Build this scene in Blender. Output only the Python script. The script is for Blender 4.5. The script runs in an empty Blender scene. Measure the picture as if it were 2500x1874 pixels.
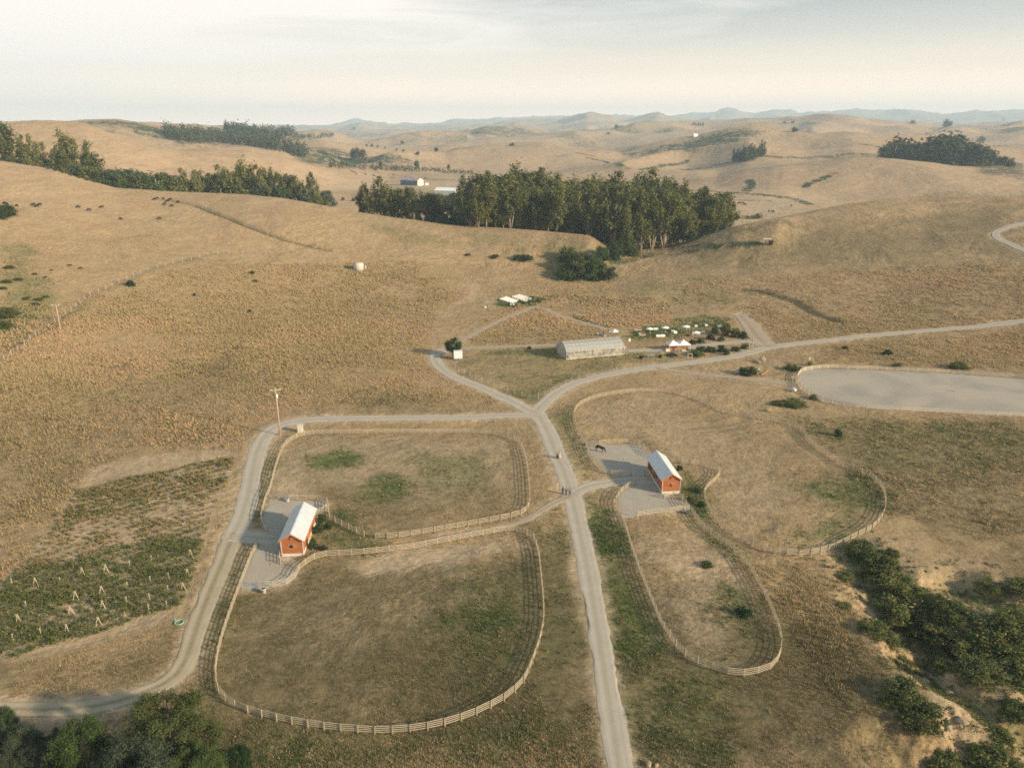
import bpy, math, random
import numpy as np
from mathutils import Vector, Matrix
sc = bpy.context.scene
C = sc.collection
rng = np.random.default_rng(7)
random.seed(7)
# ---------------------------------------------------------------- camera, sky, sun, exposure
F, VH, H = 1900.0, 310.0, 75.0             # focal length (px of 2500), horizon row, drone height above the yard
PIT = math.atan((937 - VH) / F); CP, SP = math.cos(PIT), math.sin(PIT)
cam = bpy.data.cameras.new('camera'); camo = bpy.data.objects.new('camera', cam); C.objects.link(camo)
camo.location = (0, 0, H); camo.rotation_euler = (math.pi / 2 - PIT, 0, 0)
cam.sensor_width = 36; cam.lens = 36 * F / 2500; cam.clip_start = 0.5; cam.clip_end = 80000
sc.camera = camo
SUN_EL, SHD = 20.0, (-0.90, 0.44)          # sun elevation, direction in which shadows fall
w = bpy.data.worlds.new('World'); sc.world = w; w.use_nodes = True
nt = w.node_tree; nt.nodes.clear()
out = nt.nodes.new('ShaderNodeOutputWorld'); bg = nt.nodes.new('ShaderNodeBackground')
sky = nt.nodes.new('ShaderNodeTexSky'); sky.sky_type = 'NISHITA'; sky.sun_disc = False
sky.sun_elevation = math.radians(SUN_EL); sky.sun_rotation = math.atan2(-SHD[0], -SHD[1])
sky.altitude = 100; sky.dust_density = 3.0; sky.ozone_density = 1.0; sky.air_density = 1.0
tc = nt.nodes.new('ShaderNodeTexCoord')
mp = nt.nodes.new('ShaderNodeMapping'); mp.inputs['Scale'].default_value = (1.3, 1.2, 12.0); mp.inputs['Rotation'].default_value = (0.0, -0.13, 0.0)
ns = nt.nodes.new('ShaderNodeTexNoise'); ns.inputs['Scale'].default_value = 2.6; ns.inputs['Detail'].default_value = 8; ns.inputs['Roughness'].default_value = 0.56
ns.inputs['Distortion'].default_value = 0.5
nt.links.new(tc.outputs['Generated'], mp.inputs[0]); nt.links.new(mp.outputs[0], ns.inputs[0])
sep = nt.nodes.new('ShaderNodeSeparateXYZ'); nt.links.new(tc.outputs['Generated'], sep.inputs[0])
def wmath(op, a, b=None, c=None, clamp=False):
    n = nt.nodes.new('ShaderNodeMath'); n.operation = op; n.use_clamp = clamp
    for i, x in enumerate((a, b, c)):
        if x is None: continue
        if isinstance(x, (int, float)): n.inputs[i].default_value = x
        else: nt.links.new(x, n.inputs[i])
    return n.outputs[0]
# a bank of thin cloud high up, thickest towards the upper left and ending about above the valley
lean = wmath('MULTIPLY_ADD', sep.outputs['X'], -1.05, 0.02)
high = wmath('MULTIPLY_ADD', sep.outputs['Z'], 4.5, -0.33)
bank = wmath('ADD', wmath('ADD', lean, high), wmath('MULTIPLY_ADD', ns.outputs[0], 1.1, -0.50))
cl = wmath('MULTIPLY', bank, 1.9, clamp=True)
zc = wmath('MULTIPLY', sep.outputs['Z'], 14.0, clamp=True)
cl = wmath('MULTIPLY', cl, zc)
cr = nt.nodes.new('ShaderNodeValToRGB'); el = cr.color_ramp.elements     # pale dusty air low down, greying into blue higher up
nt.links.new(sep.outputs['Z'], cr.inputs[0])
el[0].position = 0.0; el[0].color = (2.3, 1.55, 1.15, 1); el[1].position = 0.60; el[1].color = (0.15, 0.225, 0.29, 1)
for p_, c_ in ((0.03, (1.36, 0.99, 0.755, 1)), (0.06, (0.86, 0.685, 0.535, 1)), (0.10, (0.50, 0.475, 0.42, 1)), (0.145, (0.275, 0.31, 0.312, 1)), (0.26, (0.27, 0.345, 0.39, 1))):
    x_ = el.new(p_); x_.color = c_
vs_ = nt.nodes.new('ShaderNodeVectorMath'); vs_.operation = 'SCALE'; vs_.inputs[3].default_value = 10.0
nt.links.new(cr.outputs[0], vs_.inputs[0])
mx1 = nt.nodes.new('ShaderNodeMix'); mx1.data_type = 'RGBA'; mx1.inputs[0].default_value = 0.85
nt.links.new(sky.outputs[0], mx1.inputs[6]); nt.links.new(vs_.outputs[0], mx1.inputs[7])
mx2 = nt.nodes.new('ShaderNodeMix'); mx2.data_type = 'RGBA'; mx2.inputs[7].default_value = (7.0, 6.4, 5.9, 1)
hi_ = wmath('MULTIPLY', cl, wmath('MULTIPLY_ADD', sep.outputs['Z'], -2.4, 1.45, clamp=True))
nt.links.new(hi_, mx2.inputs[0]); nt.links.new(mx1.outputs[2], mx2.inputs[6])
nt.links.new(mx2.outputs[2], bg.inputs[0]); bg.inputs[1].default_value = 0.10
nt.links.new(bg.outputs[0], out.inputs[0])
sl = bpy.data.lights.new('sun', 'SUN'); slo = bpy.data.objects.new('sun', sl); C.objects.link(slo)
sl.energy = 5.0; sl.angle = math.radians(1.9); sl.color = (1.0, 0.83, 0.60)
e = math.radians(SUN_EL); n_ = math.hypot(*SHD)
sd = Vector((SHD[0] / n_ * math.cos(e), SHD[1] / n_ * math.cos(e), -math.sin(e)))
slo.rotation_euler = sd.to_track_quat('-Z', 'Y').to_euler(); slo.location = (200, -100, 200)
sc.view_settings.view_transform = 'Standard'; sc.view_settings.look = 'None'
sc.view_settings.exposure = 0.76; sc.view_settings.gamma = 1; sc.view_settings.use_curve_mapping = False
sc.render.engine = 'CYCLES'
sc.cycles.max_bounces = 6; sc.cycles.transparent_max_bounces = 12; sc.cycles.volume_bounces = 0
sc.cycles.use_denoising = False; sc.cycles.use_adaptive_sampling = False; sc.cycles.pixel_filter_type = 'BLACKMAN_HARRIS'; sc.cycles.filter_width = 1.7
# ---------------------------------------------------------------- noise
def _hash(ix, iy, seed):
    n = (ix.astype(np.int64) * 374761393 + iy.astype(np.int64) * 668265263 + seed * 974711) & 0xffffffff
    n = ((n ^ (n >> 13)) * 1274126177) & 0xffffffff
    return ((n ^ (n >> 16)) & 0xffffff) / float(0xffffff)
def vnoise(x, y, seed=0):
    ix = np.floor(x); iy = np.floor(y); fx = x - ix; fy = y - iy
    fx = fx * fx * fx * (fx * (fx * 6 - 15) + 10); fy = fy * fy * fy * (fy * (fy * 6 - 15) + 10)
    a = _hash(ix, iy, seed); b = _hash(ix + 1, iy, seed); c = _hash(ix, iy + 1, seed); d = _hash(ix + 1, iy + 1, seed)
    return ((a * (1 - fx) + b * fx) * (1 - fy) + (c * (1 - fx) + d * fx) * fy) * 2 - 1
def fbm(x, y, lam, octs=4, seed=0, gain=0.5):
    s = 0; a = 1; t = 0
    for o in range(octs):
        k = 2 ** o / lam; r = 0.6 * o + 0.3
        s = s + a * vnoise((x * math.cos(r) - y * math.sin(r)) * k, (x * math.sin(r) + y * math.cos(r)) * k, seed + o)
        t += a; a *= gain
    return s / t
def sstep(a, b, x):
    t = np.clip((x - a) / (b - a), 0, 1); return t * t * (3 - 2 * t)
# ---------------------------------------------------------------- terrain height
def az_of(u, v): return math.atan2(u - 1250, (937 - v) * SP + F * CP)
def dep_of(u, v):
    a, b = u - 1250.0, 937.0 - v
    return math.atan2(-(b * CP - F * SP), math.hypot(a, b * SP + F * CP))
U0 = (-400, 0, 400, 700, 1000, 1250, 1470, 1700, 2000, 2500, 2900)
def flat(R, zs): return [(u, R, z) for u, z in zip(U0, zs)]
# each feature line of the land: (column, ground distance, height below 150 / picture row above 150 used to survey its height)
LINES = [
    flat(4, [0] * 11), flat(60, [0] * 11), flat(190, [1.0, .6, .2, 0, 0, 0, 0, 0, 0, 0, 0]),
    [(-400, 270, 10), (0, 280, 7), (400, 300, 3), (700, 320, 1), (1000, 330, .3), (1250, 330, 0), (1700, 330, 0), (2000, 330, 1), (2500, 330, 3), (2900, 330, 5)],
    [(-400, 400, 26), (0, 400, 20), (400, 400, 15), (875, 395, 9), (1250, 395, 5.5), (1470, 390, 2), (1560, 390, 3), (1700, 395, 6), (2000, 400, 10), (2500, 400, 14), (2900, 400, 16)],
    [(-400, 620, 380), (0, 600, 394), (126, 590, 413), (177, 580, 430), (285, 560, 462), (400, 550, 470), (506, 540, 474), (600, 520, 479), (700, 500, 489), (783, 490, 503), (872, 480, 522),
     (980, 465, 538), (1138, 450, 557), (1300, 435, 566), (1440, 425, 579), (1475, 425, 603), (1530, 430, 622), (1600, 435, 618), (1637, 440, 611), (1675, 445, 597), (1795, 450, 557), (1900, 460, 535),
     (1958, 480, 522), (2069, 500, 500), (2180, 520, 484), (2275, 540, 476), (2401, 540, 480), (2500, 540, 484), (2900, 560, 490)],
    [(-400, 700, 45), (0, 680, 40), (285, 640, 22), (700, 570, 18), (900, 540, 12), (1138, 520, 8), (1440, 495, 6), (1600, 500, 6), (1795, 530, 7), (2000, 580, 7), (2500, 640, 8), (2900, 650, 8)],
    [(-400, 800, 45), (0, 800, 42), (285, 760, 30), (600, 740, 20), (750, 740, 13), (900, 740, 8), (1250, 740, 8), (1700, 760, 8), (2000, 820, 8), (2500, 850, 10), (2900, 850, 12)],
    [(-400, 950, 300), (0, 950, 288), (120, 950, 284), (202, 930, 293), (269, 910, 316), (348, 900, 339), (440, 900, 356), (522, 920, 354), (601, 930, 361), (700, 950, 381), (755, 980, 397), (821, 1040, 415),
     (950, 1200, 9), (1250, 1200, 9), (1500, 1100, 8), (1675, 1040, 9), (1750, 1080, 428), (1820, 1100, 402), (1890, 1120, 386), (1958, 1150, 377), (2069, 1150, 370), (2160, 1150, 375), (2275, 1120, 394), (2370, 1100, 415), (2500, 1080, 432), (2900, 1050, 450)],
    [(-400, 1250, 60), (0, 1250, 60), (348, 1250, 45), (601, 1250, 30), (755, 1280, 20), (900, 1350, 12), (1250, 1380, 14), (1500, 1350, 16), (1675, 1350, 26), (1750, 1350, 38), (1820, 1350, 46), (1958, 1350, 33), (2069, 1350, 35), (2275, 1350, 24), (2500, 1350, 15), (2900, 1350, 15)],
    [(-400, 1700, 320), (0, 1700, 305), (202, 1650, 294), (285, 1600, 294), (348, 1600, 304), (411, 1600, 318), (538, 1580, 334), (640, 1550, 342), (690, 1500, 346), (736, 1500, 354), (790, 1520, 348), (837, 1550, 354), (916, 1550, 367), (1005, 1550, 378),
     (1090, 1600, 388), (1113, 1650, 378), (1201, 1750, 364), (1327, 1800, 359), (1437, 1800, 369), (1516, 1700, 379), (1600, 1650, 360), (1700, 1650, 340), (1770, 1700, 322), (1833, 1750, 313), (1865, 1750, 315), (1990, 1750, 331), (2069, 1750, 332), (2148, 1750, 340), (2243, 1750, 342), (2338, 1750, 345), (2500, 1750, 358), (2900, 1750, 360)],
    [(-400, 2300, 40), (0, 2300, 35), (600, 2300, 22), (1000, 2300, 14), (1500, 2300, 14), (1865, 2300, 34), (2500, 2300, 20), (2900, 2300, 20)],
    [(-400, 3200, 320), (0, 3200, 320), (200, 3200, 308), (342, 3000, 294), (443, 3000, 300), (538, 3000, 298), (700, 3000, 306), (774, 3000, 308), (821, 3000, 315), (885, 3100, 330), (948, 3200, 334), (1024, 3200, 321), (1154, 3200, 332), (1201, 3200, 323),
     (1327, 3200, 312), (1371, 3200, 318), (1475, 3200, 326), (1548, 3300, 312), (1643, 3300, 302), (1738, 3300, 308), (1833, 3300, 303), (1900, 3300, 304), (2021, 3300, 290), (2069, 3300, 289), (2148, 3300, 294), (2275, 3300, 310), (2401, 3300, 302), (2500, 3300, 297), (2900, 3300, 310)],
    [(-400, 4600, 20), (0, 4600, 20), (1000, 4600, 15), (1500, 4600, 20), (2500, 4600, 30), (2900, 4600, 30)],
    [(-400, 7000, 330), (0, 7000, 322), (812, 7000, 320), (900, 7000, 312), (1050, 7000, 318), (1200, 7000, 309), (1260, 7000, 302), (1320, 7000, 304), (1370, 7000, 300), (1434, 7000, 283), (1480, 7000, 293), (1530, 7000, 298), (1570, 7000, 288), (1608, 7000, 276),
     (1650, 7000, 290), (1720, 7000, 300), (1800, 7000, 295), (1900, 7000, 303), (2050, 7000, 301), (2200, 7000, 298), (2350, 7000, 300), (2500, 7000, 290), (2900, 7000, 300)],
    [(-400, 9500, 40), (0, 9500, 40), (1500, 9500, 50), (2900, 9500, 60)],
    [(-400, 13500, 325), (0, 13500, 325), (700, 13500, 322), (812, 13500, 310), (869, 13500, 291), (904, 13500, 294), (948, 13500, 302), (1011, 13500, 302), (1033, 13500, 305), (1075, 13500, 302), (1106, 13500, 294), (1211, 13500, 290), (1296, 13500, 289), (1349, 13500, 283), (1402, 13500, 286),
     (1485, 13500, 289), (1548, 13500, 286), (1646, 13500, 283), (1678, 13500, 275), (1706, 13500, 280), (1776, 13500, 269), (1800, 13500, 270), (1838, 13500, 279), (1895, 13500, 269), (1958, 13500, 280), (2015, 13500, 268), (2085, 13500, 262), (2157, 13500, 267), (2218, 13500, 269), (2259, 13500, 274), (2306, 13500, 277), (2401, 13500, 269), (2500, 13500, 270), (2900, 13500, 280)],
    [(-400, 14600, 40), (2900, 14600, 40)], [(-400, 17000, 0), (2900, 17000, 0)],
]
NA = 1501; AZT = np.radians(np.linspace(-75, 75, NA)); K = len(LINES)
TR = np.zeros((NA, K)); TZ = np.zeros((NA, K))
for k, L in enumerate(LINES):
    a, r, z = [], [], []
    for (u, R, s) in L:
        v = s if s > 150 else 450
        a.append(az_of(u, v)); r.append(R); z.append(H - R * math.tan(dep_of(u, v)) if s > 150 else s)
    zz = np.interp(AZT, a, z); rr = np.interp(AZT, a, r)
    ker = np.hanning(9 if k > 4 else 41); ker /= ker.sum(); m = len(ker) // 2
    TR[:, k] = np.convolve(np.pad(rr, m, 'edge'), ker, 'valid'); TZ[:, k] = np.convolve(np.pad(zz, m, 'edge'), ker, 'valid')
hk = np.diff(TR, axis=1); dk = np.diff(TZ, axis=1) / hk
TM = np.zeros_like(TZ)
w1 = 2 * hk[:, 1:] + hk[:, :-1]; w2 = hk[:, 1:] + 2 * hk[:, :-1]
same = dk[:, 1:] * dk[:, :-1] > 0
with np.errstate(divide='ignore', invalid='ignore'):
    hm = (w1 + w2) / (w1 / dk[:, :-1] + w2 / dk[:, 1:])
TM[:, 1:-1] = np.where(same, hm, 0)
def seg_dist(x, y, pts):
    """distance to a polyline and the parameter along it (0..1)"""
    best = np.full(x.shape, 1e9); par = np.zeros(x.shape)
    n = len(pts) - 1
    for i in range(n):
        ax, ay = pts[i][:2]; bx, by = pts[i + 1][:2]
        dx, dy = bx - ax, by - ay; L2 = dx * dx + dy * dy + 1e-9
        t = np.clip(((x - ax) * dx + (y - ay) * dy) / L2, 0, 1)
        d = np.hypot(x - ax - t * dx, y - ay - t * dy)
        par = np.where(d < best, (i + t) / n, par); best = np.minimum(best, d)
    return best, par
def P0(u, v, z=0.0):
    b = 937.0 - v; dy = b * SP + F * CP; dz = b * CP - F * SP; t = (z - H) / dz
    return ((u - 1250.0) * t, dy * t)
GULLY = [P0(*q) for q in ((2095, 1345), (2150, 1420), (2225, 1500), (2330, 1560), (2460, 1600), (2700, 1680), (3000, 1800))]
GULLY2 = [P0(*q) for q in ((2370, 1430), (2440, 1450), (2560, 1480), (2700, 1560))]
GULLY3 = [P0(*q) for q in ((2215, 1560), (2290, 1640), (2400, 1700), (2520, 1740), (2700, 1800))]
HOLLOW = [P0(*q) for q in ((2300, 1874), (2420, 1840), (2560, 1830), (2800, 1900))]
BERM = [P0(*q) for q in ((1320, 735), (1420, 728), (1500, 722), (1590, 728))]
def base_h(x, y):
    R = np.hypot(x, y); az = np.clip(np.arctan2(x, y), AZT[0], AZT[-1])
    f = (az - AZT[0]) / (AZT[1] - AZT[0]); i = np.clip(f.astype(int), 0, NA - 2); f = f - i
    z = np.zeros_like(R); done = np.zeros(R.shape, bool)
    def T(t, k): return t[i, k] * (1 - f) + t[i + 1, k] * f
    r0, z0, m0 = T(TR, 0), T(TZ, 0), T(TM, 0)
    z = z0.copy()
    for k in range(K - 1):
        r1, z1, m1 = T(TR, k + 1), T(TZ, k + 1), T(TM, k + 1)
        s = (R >= r0) & ((R < r1) | (k == K - 2))
        h = r1 - r0; t = np.clip((R - r0) / h, 0, 1)
        zz = (2 * t**3 - 3 * t**2 + 1) * z0 + (t**3 - 2 * t**2 + t) * h * m0 + (-2 * t**3 + 3 * t**2) * z1 + (t**3 - t**2) * h * m1
        z = np.where(s, zz, z); r0, z0, m0 = r1, z1, m1
    return z
def hgt(x, y):
    x = np.atleast_1d(np.asarray(x, float)); y = np.atleast_1d(np.asarray(y, float))
    z = base_h(x, y); R = np.hypot(x, y)
    a1 = sstep(300, 520, R); z = z + a1 * 1.3 * fbm(x, y, 90, 4, 3)
    a2 = sstep(620, 900, R)
    fl = 1 - 0.93 * (sstep(700, 760, R) * (1 - sstep(1180, 1300, R)) * sstep(-0.2, -0.1, np.arctan2(x, y)) * (1 - sstep(0.2, 0.26, np.arctan2(x, y))))
    fold = np.abs(fbm(x, y, 400, 3, 11))
    z = z + fl * a2 * (9 * fbm(x, y, 260, 4, 21) + 44 * (0.22 - fold) * sstep(900, 1500, R))
    a3 = sstep(2200, 3200, R); z = z + a3 * (14 * fbm(x, y, 900, 5, 31) + 80 * (0.2 - np.abs(fbm(x, y, 800, 4, 37))))
    a4 = sstep(5000, 8000, R); z = z + a4 * (130 * (0.22 - np.abs(fbm(x, y, 1500, 5, 41))))
    near = 1 - sstep(330, 420, R)
    z = z + 0.10 * fbm(x, y, 14, 3, 5) * (1 - near * 0.45)
    nr = R < 260
    if nr.any():
        xs, ys = x[nr], y[nr]; dz = np.zeros_like(xs)
        wob = 3.2 * fbm(xs, ys, 9, 4, 77)
        d, t = seg_dist(xs, ys, GULLY); dz -= (3.8 * sstep(0, 0.5, t) + 0.6) * (1 - sstep(2.0, 9.0, d + wob))
        d, t = seg_dist(xs, ys, GULLY2); dz -= 2.8 * (1 - sstep(1.0, 8.0, d + wob))
        d, t = seg_dist(xs, ys, GULLY3); dz -= 2.6 * (1 - sstep(0.5, 6.0, d + 0.8 * wob))
        d, t = seg_dist(xs, ys, HOLLOW); dz -= 4.0 * (1 - sstep(2.0, 11.0, d + wob))
        rough = np.clip(-dz / 3, 0, 1); dz += rough * 0.9 * fbm(xs, ys, 2.6, 4, 91)
        z[nr] += dz
    d, t = seg_dist(x, y, BERM); z = z + np.where(d < 20, 1.4 * (1 - sstep(1, 13, d)), 0)
    for path, wd, dp in DITCHES:
        bx = [q[0] for q in path]; by = [q[1] for q in path]
        s = (x > min(bx) - 12) & (x < max(bx) + 12) & (y > min(by) - 12) & (y < max(by) + 12)
        if s.any():
            d, t = seg_dist(x[s], y[s], path); z[s] -= dp * (1 - sstep(wd * .4, wd * 1.4, d))
    return z
DITCHES = []
RAYR = np.concatenate([np.linspace(30, 700, 671), np.geomspace(705, 20000, 500)])
def world(u, v):
    """where the line of sight through picture point (u, v) first meets the land"""
    az = az_of(u, v); tn = math.tan(dep_of(u, v)); R = RAYR
    x, y = R * math.sin(az), R * math.cos(az)
    below = np.nonzero(hgt(x, y) > H - R * tn)[0]
    if len(below) == 0: i = len(R) - 2
    else: i = max(1, below[0])
    lo, hi = R[i - 1], R[i]
    for _ in range(5):
        rr = np.linspace(lo, hi, 9); b = np.nonzero(hgt(rr * math.sin(az), rr * math.cos(az)) > H - rr * tn)[0]
        j = max(1, b[0]) if len(b) else 8
        lo, hi = rr[j - 1], rr[j]
    return Vector((hi * math.sin(az), hi * math.cos(az), float(hgt(hi * math.sin(az), hi * math.cos(az))[0])))
def at_R(u, R, v=450):
    az = az_of(u, v); x, y = R * math.sin(az), R * math.cos(az)
    return Vector((x, y, float(hgt(x, y)[0])))
def top_z(u, v, R): return H - R * math.tan(dep_of(u, v))
def Z1(x, y): return float(hgt(x, y)[0])
def WP(pts): return [world(*q) for q in pts]
_d = WP([(411, 487), (475, 500), (538, 525), (601, 550), (650, 568), (700, 585), (750, 598), (802, 609)])
_d2 = WP([(1820, 706), (1880, 716), (1940, 735), (1990, 765), (2045, 785)])
DITCHES = [([tuple(q[:2]) for q in _d], 1.6, 1.5), ([tuple(q[:2]) for q in _d2], 3.0, .45)]
# ---------------------------------------------------------------- helpers
def tag(o, label=None, cat=None, group=None, kind=None):
    if label: o['label'] = label
    if cat: o['category'] = cat
    if group: o['group'] = group
    if kind: o['kind'] = kind
    return o
def thing(name, label, cat, loc=(0, 0, 0), rz=0.0, group=None):
    o = bpy.data.objects.new(name, None); C.objects.link(o); o.empty_display_size = 0.3
    o.location = loc; o.rotation_euler = (0, 0, rz)
    return tag(o, label, cat, group)
class MB:
    def __init__(s): s.v = []; s.f = []
    def add(s, vs, fs):
        n = len(s.v); s.v += [tuple(q) for q in vs]; s.f += [tuple(i + n for i in f) for f in fs]; return s
    def box(s, c, d, rz=0.0, m=None):
        M = Matrix.Rotation(rz, 3, 'Z')
        if m is not None: M = m
        c = Vector(c); vs = []
        for k in range(8):
            q = Vector(((k & 1) - .5, ((k >> 1) & 1) - .5, ((k >> 2) & 1) - .5))
            vs.append(c + M @ Vector((q.x * d[0], q.y * d[1], q.z * d[2])))
        return s.add(vs, [(0, 2, 3, 1), (4, 5, 7, 6), (0, 1, 5, 4), (2, 6, 7, 3), (0, 4, 6, 2), (1, 3, 7, 5)])
    def beam(s, a, b, w_, h_):
        a, b = Vector(a), Vector(b); d = b - a
        m = d.to_track_quat('X', 'Z').to_matrix()
        return s.box((a + b) / 2, (d.length, w_, h_), m=m)
    def cyl(s, a, b, r0, r1=None, n=8):
        r1 = r0 if r1 is None else r1; a, b = Vector(a), Vector(b)
        m = (b - a).to_track_quat('Z', 'Y').to_matrix(); vs = []
        for q, r in ((a, r0), (b, r1)):
            for i in range(n):
                t = 2 * math.pi * i / n; vs.append(q + m @ Vector((math.cos(t) * r, math.sin(t) * r, 0)))
        fs = [(i, (i + 1) % n, n + (i + 1) % n, n + i) for i in range(n)] + [tuple(range(n))[::-1], tuple(range(n, 2 * n))]
        return s.add(vs, fs)
    def lathe(s, prof, n=16, c=(0, 0, 0)):
        vs = [(c[0] + r * math.cos(2 * math.pi * i / n), c[1] + r * math.sin(2 * math.pi * i / n), c[2] + z) for r, z in prof for i in range(n)]
        fs = [(k * n + i, k * n + (i + 1) % n, (k + 1) * n + (i + 1) % n, (k + 1) * n + i) for k in range(len(prof) - 1) for i in range(n)]
        fs += [tuple(range(n))[::-1], tuple(range((len(prof) - 1) * n, len(prof) * n))]
        return s.add(vs, fs)
    def build(s, name, mat, parent=None, smooth=False):
        me = bpy.data.meshes.new(name); me.from_pydata(s.v, [], s.f); me.materials.append(mat); me.update()
        if smooth: me.polygons.foreach_set('use_smooth', [True] * len(me.polygons))
        return link(name, me, parent)
def link(name, me, parent=None):
    o = bpy.data.objects.new(name, me); C.objects.link(o)
    if parent is not None: o.parent = parent
    return o
def kids(o): return [c for c in ALLK.get(o.name, [])]
def copy_tree(o, parent=None, depth=0):
    c = o.copy(); C.objects.link(c); c.parent = parent
    for ch in list(o.children): copy_tree(ch, c)
    return c
def np_mesh(name, verts, faces, mat, parent=None, col=None, smooth=False, colname='tint'):
    """verts (N,3), faces (M,k) all with the same number of corners"""
    me = bpy.data.meshes.new(name); n, k = faces.shape
    me.vertices.add(len(verts)); me.vertices.foreach_set('co', verts.astype(np.float32).ravel())
    me.loops.add(n * k); me.loops.foreach_set('vertex_index', faces.astype(np.int32).ravel())
    me.polygons.add(n); me.polygons.foreach_set('loop_start', (np.arange(n) * k).astype(np.int32))
    try: me.polygons.foreach_set('loop_total', np.full(n, k, np.int32))
    except Exception: pass
    if smooth: me.polygons.foreach_set('use_smooth', np.ones(n, bool))
    if col is not None:
        for nm, cc in (col.items() if isinstance(col, dict) else ((colname, col),)):
            at = me.attributes.new(nm, 'FLOAT_COLOR', 'POINT')
            if cc.shape[1] == 3: cc = np.concatenate([cc, np.ones((len(cc), 1))], 1)
            at.data.foreach_set('color', cc.astype(np.float32).ravel())
    me.update(calc_edges=True); me.materials.append(mat)
    return link(name, me, parent)
# ---------------------------------------------------------------- materials
def new_mat(name):
    m = bpy.data.materials.new(name); m.use_nodes = True; t = m.node_tree; b = t.nodes['Principled BSDF']
    return m, t, b
def nd(t, kind, **kw):
    n = t.nodes.new(kind)
    for k, v in kw.items():
        if hasattr(n, k): setattr(n, k, v)
    return n
def noise(t, scale, detail=4, rough=0.55, vec=None, dist=0.0):
    n = t.nodes.new('ShaderNodeTexNoise'); n.inputs['Scale'].default_value = scale; n.inputs['Detail'].default_value = detail
    n.inputs['Roughness'].default_value = rough; n.inputs['Distortion'].default_value = dist
    if vec is not None: t.links.new(vec, n.inputs['Vector'])
    return n.outputs[0]
def ramp(t, fac, lo, hi, a=0.0, b=1.0):
    n = t.nodes.new('ShaderNodeMapRange'); n.clamp = True
    n.inputs[1].default_value = lo; n.inputs[2].default_value = hi; n.inputs[3].default_value = a; n.inputs[4].default_value = b
    t.links.new(fac, n.inputs[0]); return n.outputs[0]
def mixc(t, fac, a, b, mode='MIX'):
    n = t.nodes.new('ShaderNodeMix'); n.data_type = 'RGBA'; n.blend_type = mode
    for i, x in ((0, fac), (6, a), (7, b)):
        if isinstance(x, (int, float)): n.inputs[i].default_value = x
        elif isinstance(x, tuple): n.inputs[i].default_value = (*x[:3], 1)
        else: t.links.new(x, n.inputs[i])
    return n.outputs[2]
def mth(t, op, a, b=None, clamp=False):
    n = t.nodes.new('ShaderNodeMath'); n.operation = op; n.use_clamp = clamp
    for i, x in enumerate((a, b)):
        if x is None: continue
        if isinstance(x, (int, float)): n.inputs[i].default_value = x
        else: t.links.new(x, n.inputs[i])
    return n.outputs[0]
def bump(t, b, h, strength, dist):
    n = t.nodes.new('ShaderNodeBump'); n.inputs['Strength'].default_value = strength; n.inputs['Distance'].default_value = dist
    t.links.new(h, n.inputs['Height']); t.links.new(n.outputs[0], b.inputs['Normal'])
def mat(name, c, rough=0.7, c2=None, scale=3.0, bmp=0.0, metal=0.0, spec=0.3):
    m, t, b = new_mat(name)
    g = t.nodes.new('ShaderNodeNewGeometry')
    c2 = c2 or tuple(x * 0.78 for x in c)
    n = noise(t, scale, 5, 0.6, g.outputs['Position'])
    t.links.new(mixc(t, ramp(t, n, 0.3, 0.7), c, c2), b.inputs['Base Color'])
    b.inputs['Roughness'].default_value = rough; b.inputs['Metallic'].default_value = metal; b.inputs['Specular IOR Level'].default_value = spec
    if bmp: bump(t, b, n, 0.5, bmp)
    return m
def leaf_mat(name, c, c2, dry=None):
    m, t, b = new_mat(name)
    a = nd(t, 'ShaderNodeAttribute'); a.attribute_name = 'tint'
    oi = t.nodes.new('ShaderNodeObjectInfo')
    s = t.nodes.new('ShaderNodeSeparateColor'); t.links.new(a.outputs['Color'], s.inputs[0])
    col = mixc(t, s.outputs[0], c, c2)
    if dry: col = mixc(t, ramp(t, s.outputs[1], 0.6, 0.95), col, dry)
    hs = t.nodes.new('ShaderNodeHueSaturation'); t.links.new(col, hs.inputs['Color'])
    t.links.new(ramp(t, oi.outputs['Random'], 0, 1, 0.75, 1.25), hs.inputs['Value'])
    t.links.new(ramp(t, oi.outputs['Random'], 0, 1, 0.515, 0.485), hs.inputs['Hue'])
    t.links.new(hs.outputs[0], b.inputs['Base Color']); b.inputs['Roughness'].default_value = 0.75; b.inputs['Specular IOR Level'].default_value = 0.12
    tr = t.nodes.new('ShaderNodeBsdfTranslucent'); t.links.new(hs.outputs[0], tr.inputs[0])
    mx = t.nodes.new('ShaderNodeMixShader'); mx.inputs[0].default_value = 0.22
    t.links.new(b.outputs[0], mx.inputs[1]); t.links.new(tr.outputs[0], mx.inputs[2]); t.links.new(mx.outputs[0], t.nodes['Material Output'].inputs[0])
    return m
M = {}
M['wood'] = mat('weathered_rail_wood', (0.56, 0.475, 0.34), 0.8, (0.45, 0.375, 0.26), 1.4)
M['post'] = mat('fence_post_wood', (0.36, 0.295, 0.20), 0.85, (0.25, 0.20, 0.14), 2.0)
M['oldpost'] = mat('grey_split_post', (0.50, 0.42, 0.32), 0.9, (0.32, 0.26, 0.20), 2.0)
M['palewood'] = mat('pale_rail_wood', (0.62, 0.54, 0.41), 0.8, (0.50, 0.43, 0.32), 1.4)
M['frame'] = mat('greenhouse_frame', (0.56, 0.53, 0.46), 0.6)
M['pole'] = mat('pole_wood', (0.50, 0.38, 0.29), 0.8, (0.36, 0.26, 0.20), 2.0)
M['siding'] = mat('cedar_siding', (0.40, 0.145, 0.048), 0.7, (0.30, 0.10, 0.034), 1.2)
M['dooor'] = mat('cedar_door', (0.42, 0.18, 0.07), 0.7, (0.32, 0.125, 0.05), 2.0)
M['trim'] = mat('cedar_trim', (0.52, 0.22, 0.09), 0.6)
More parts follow.
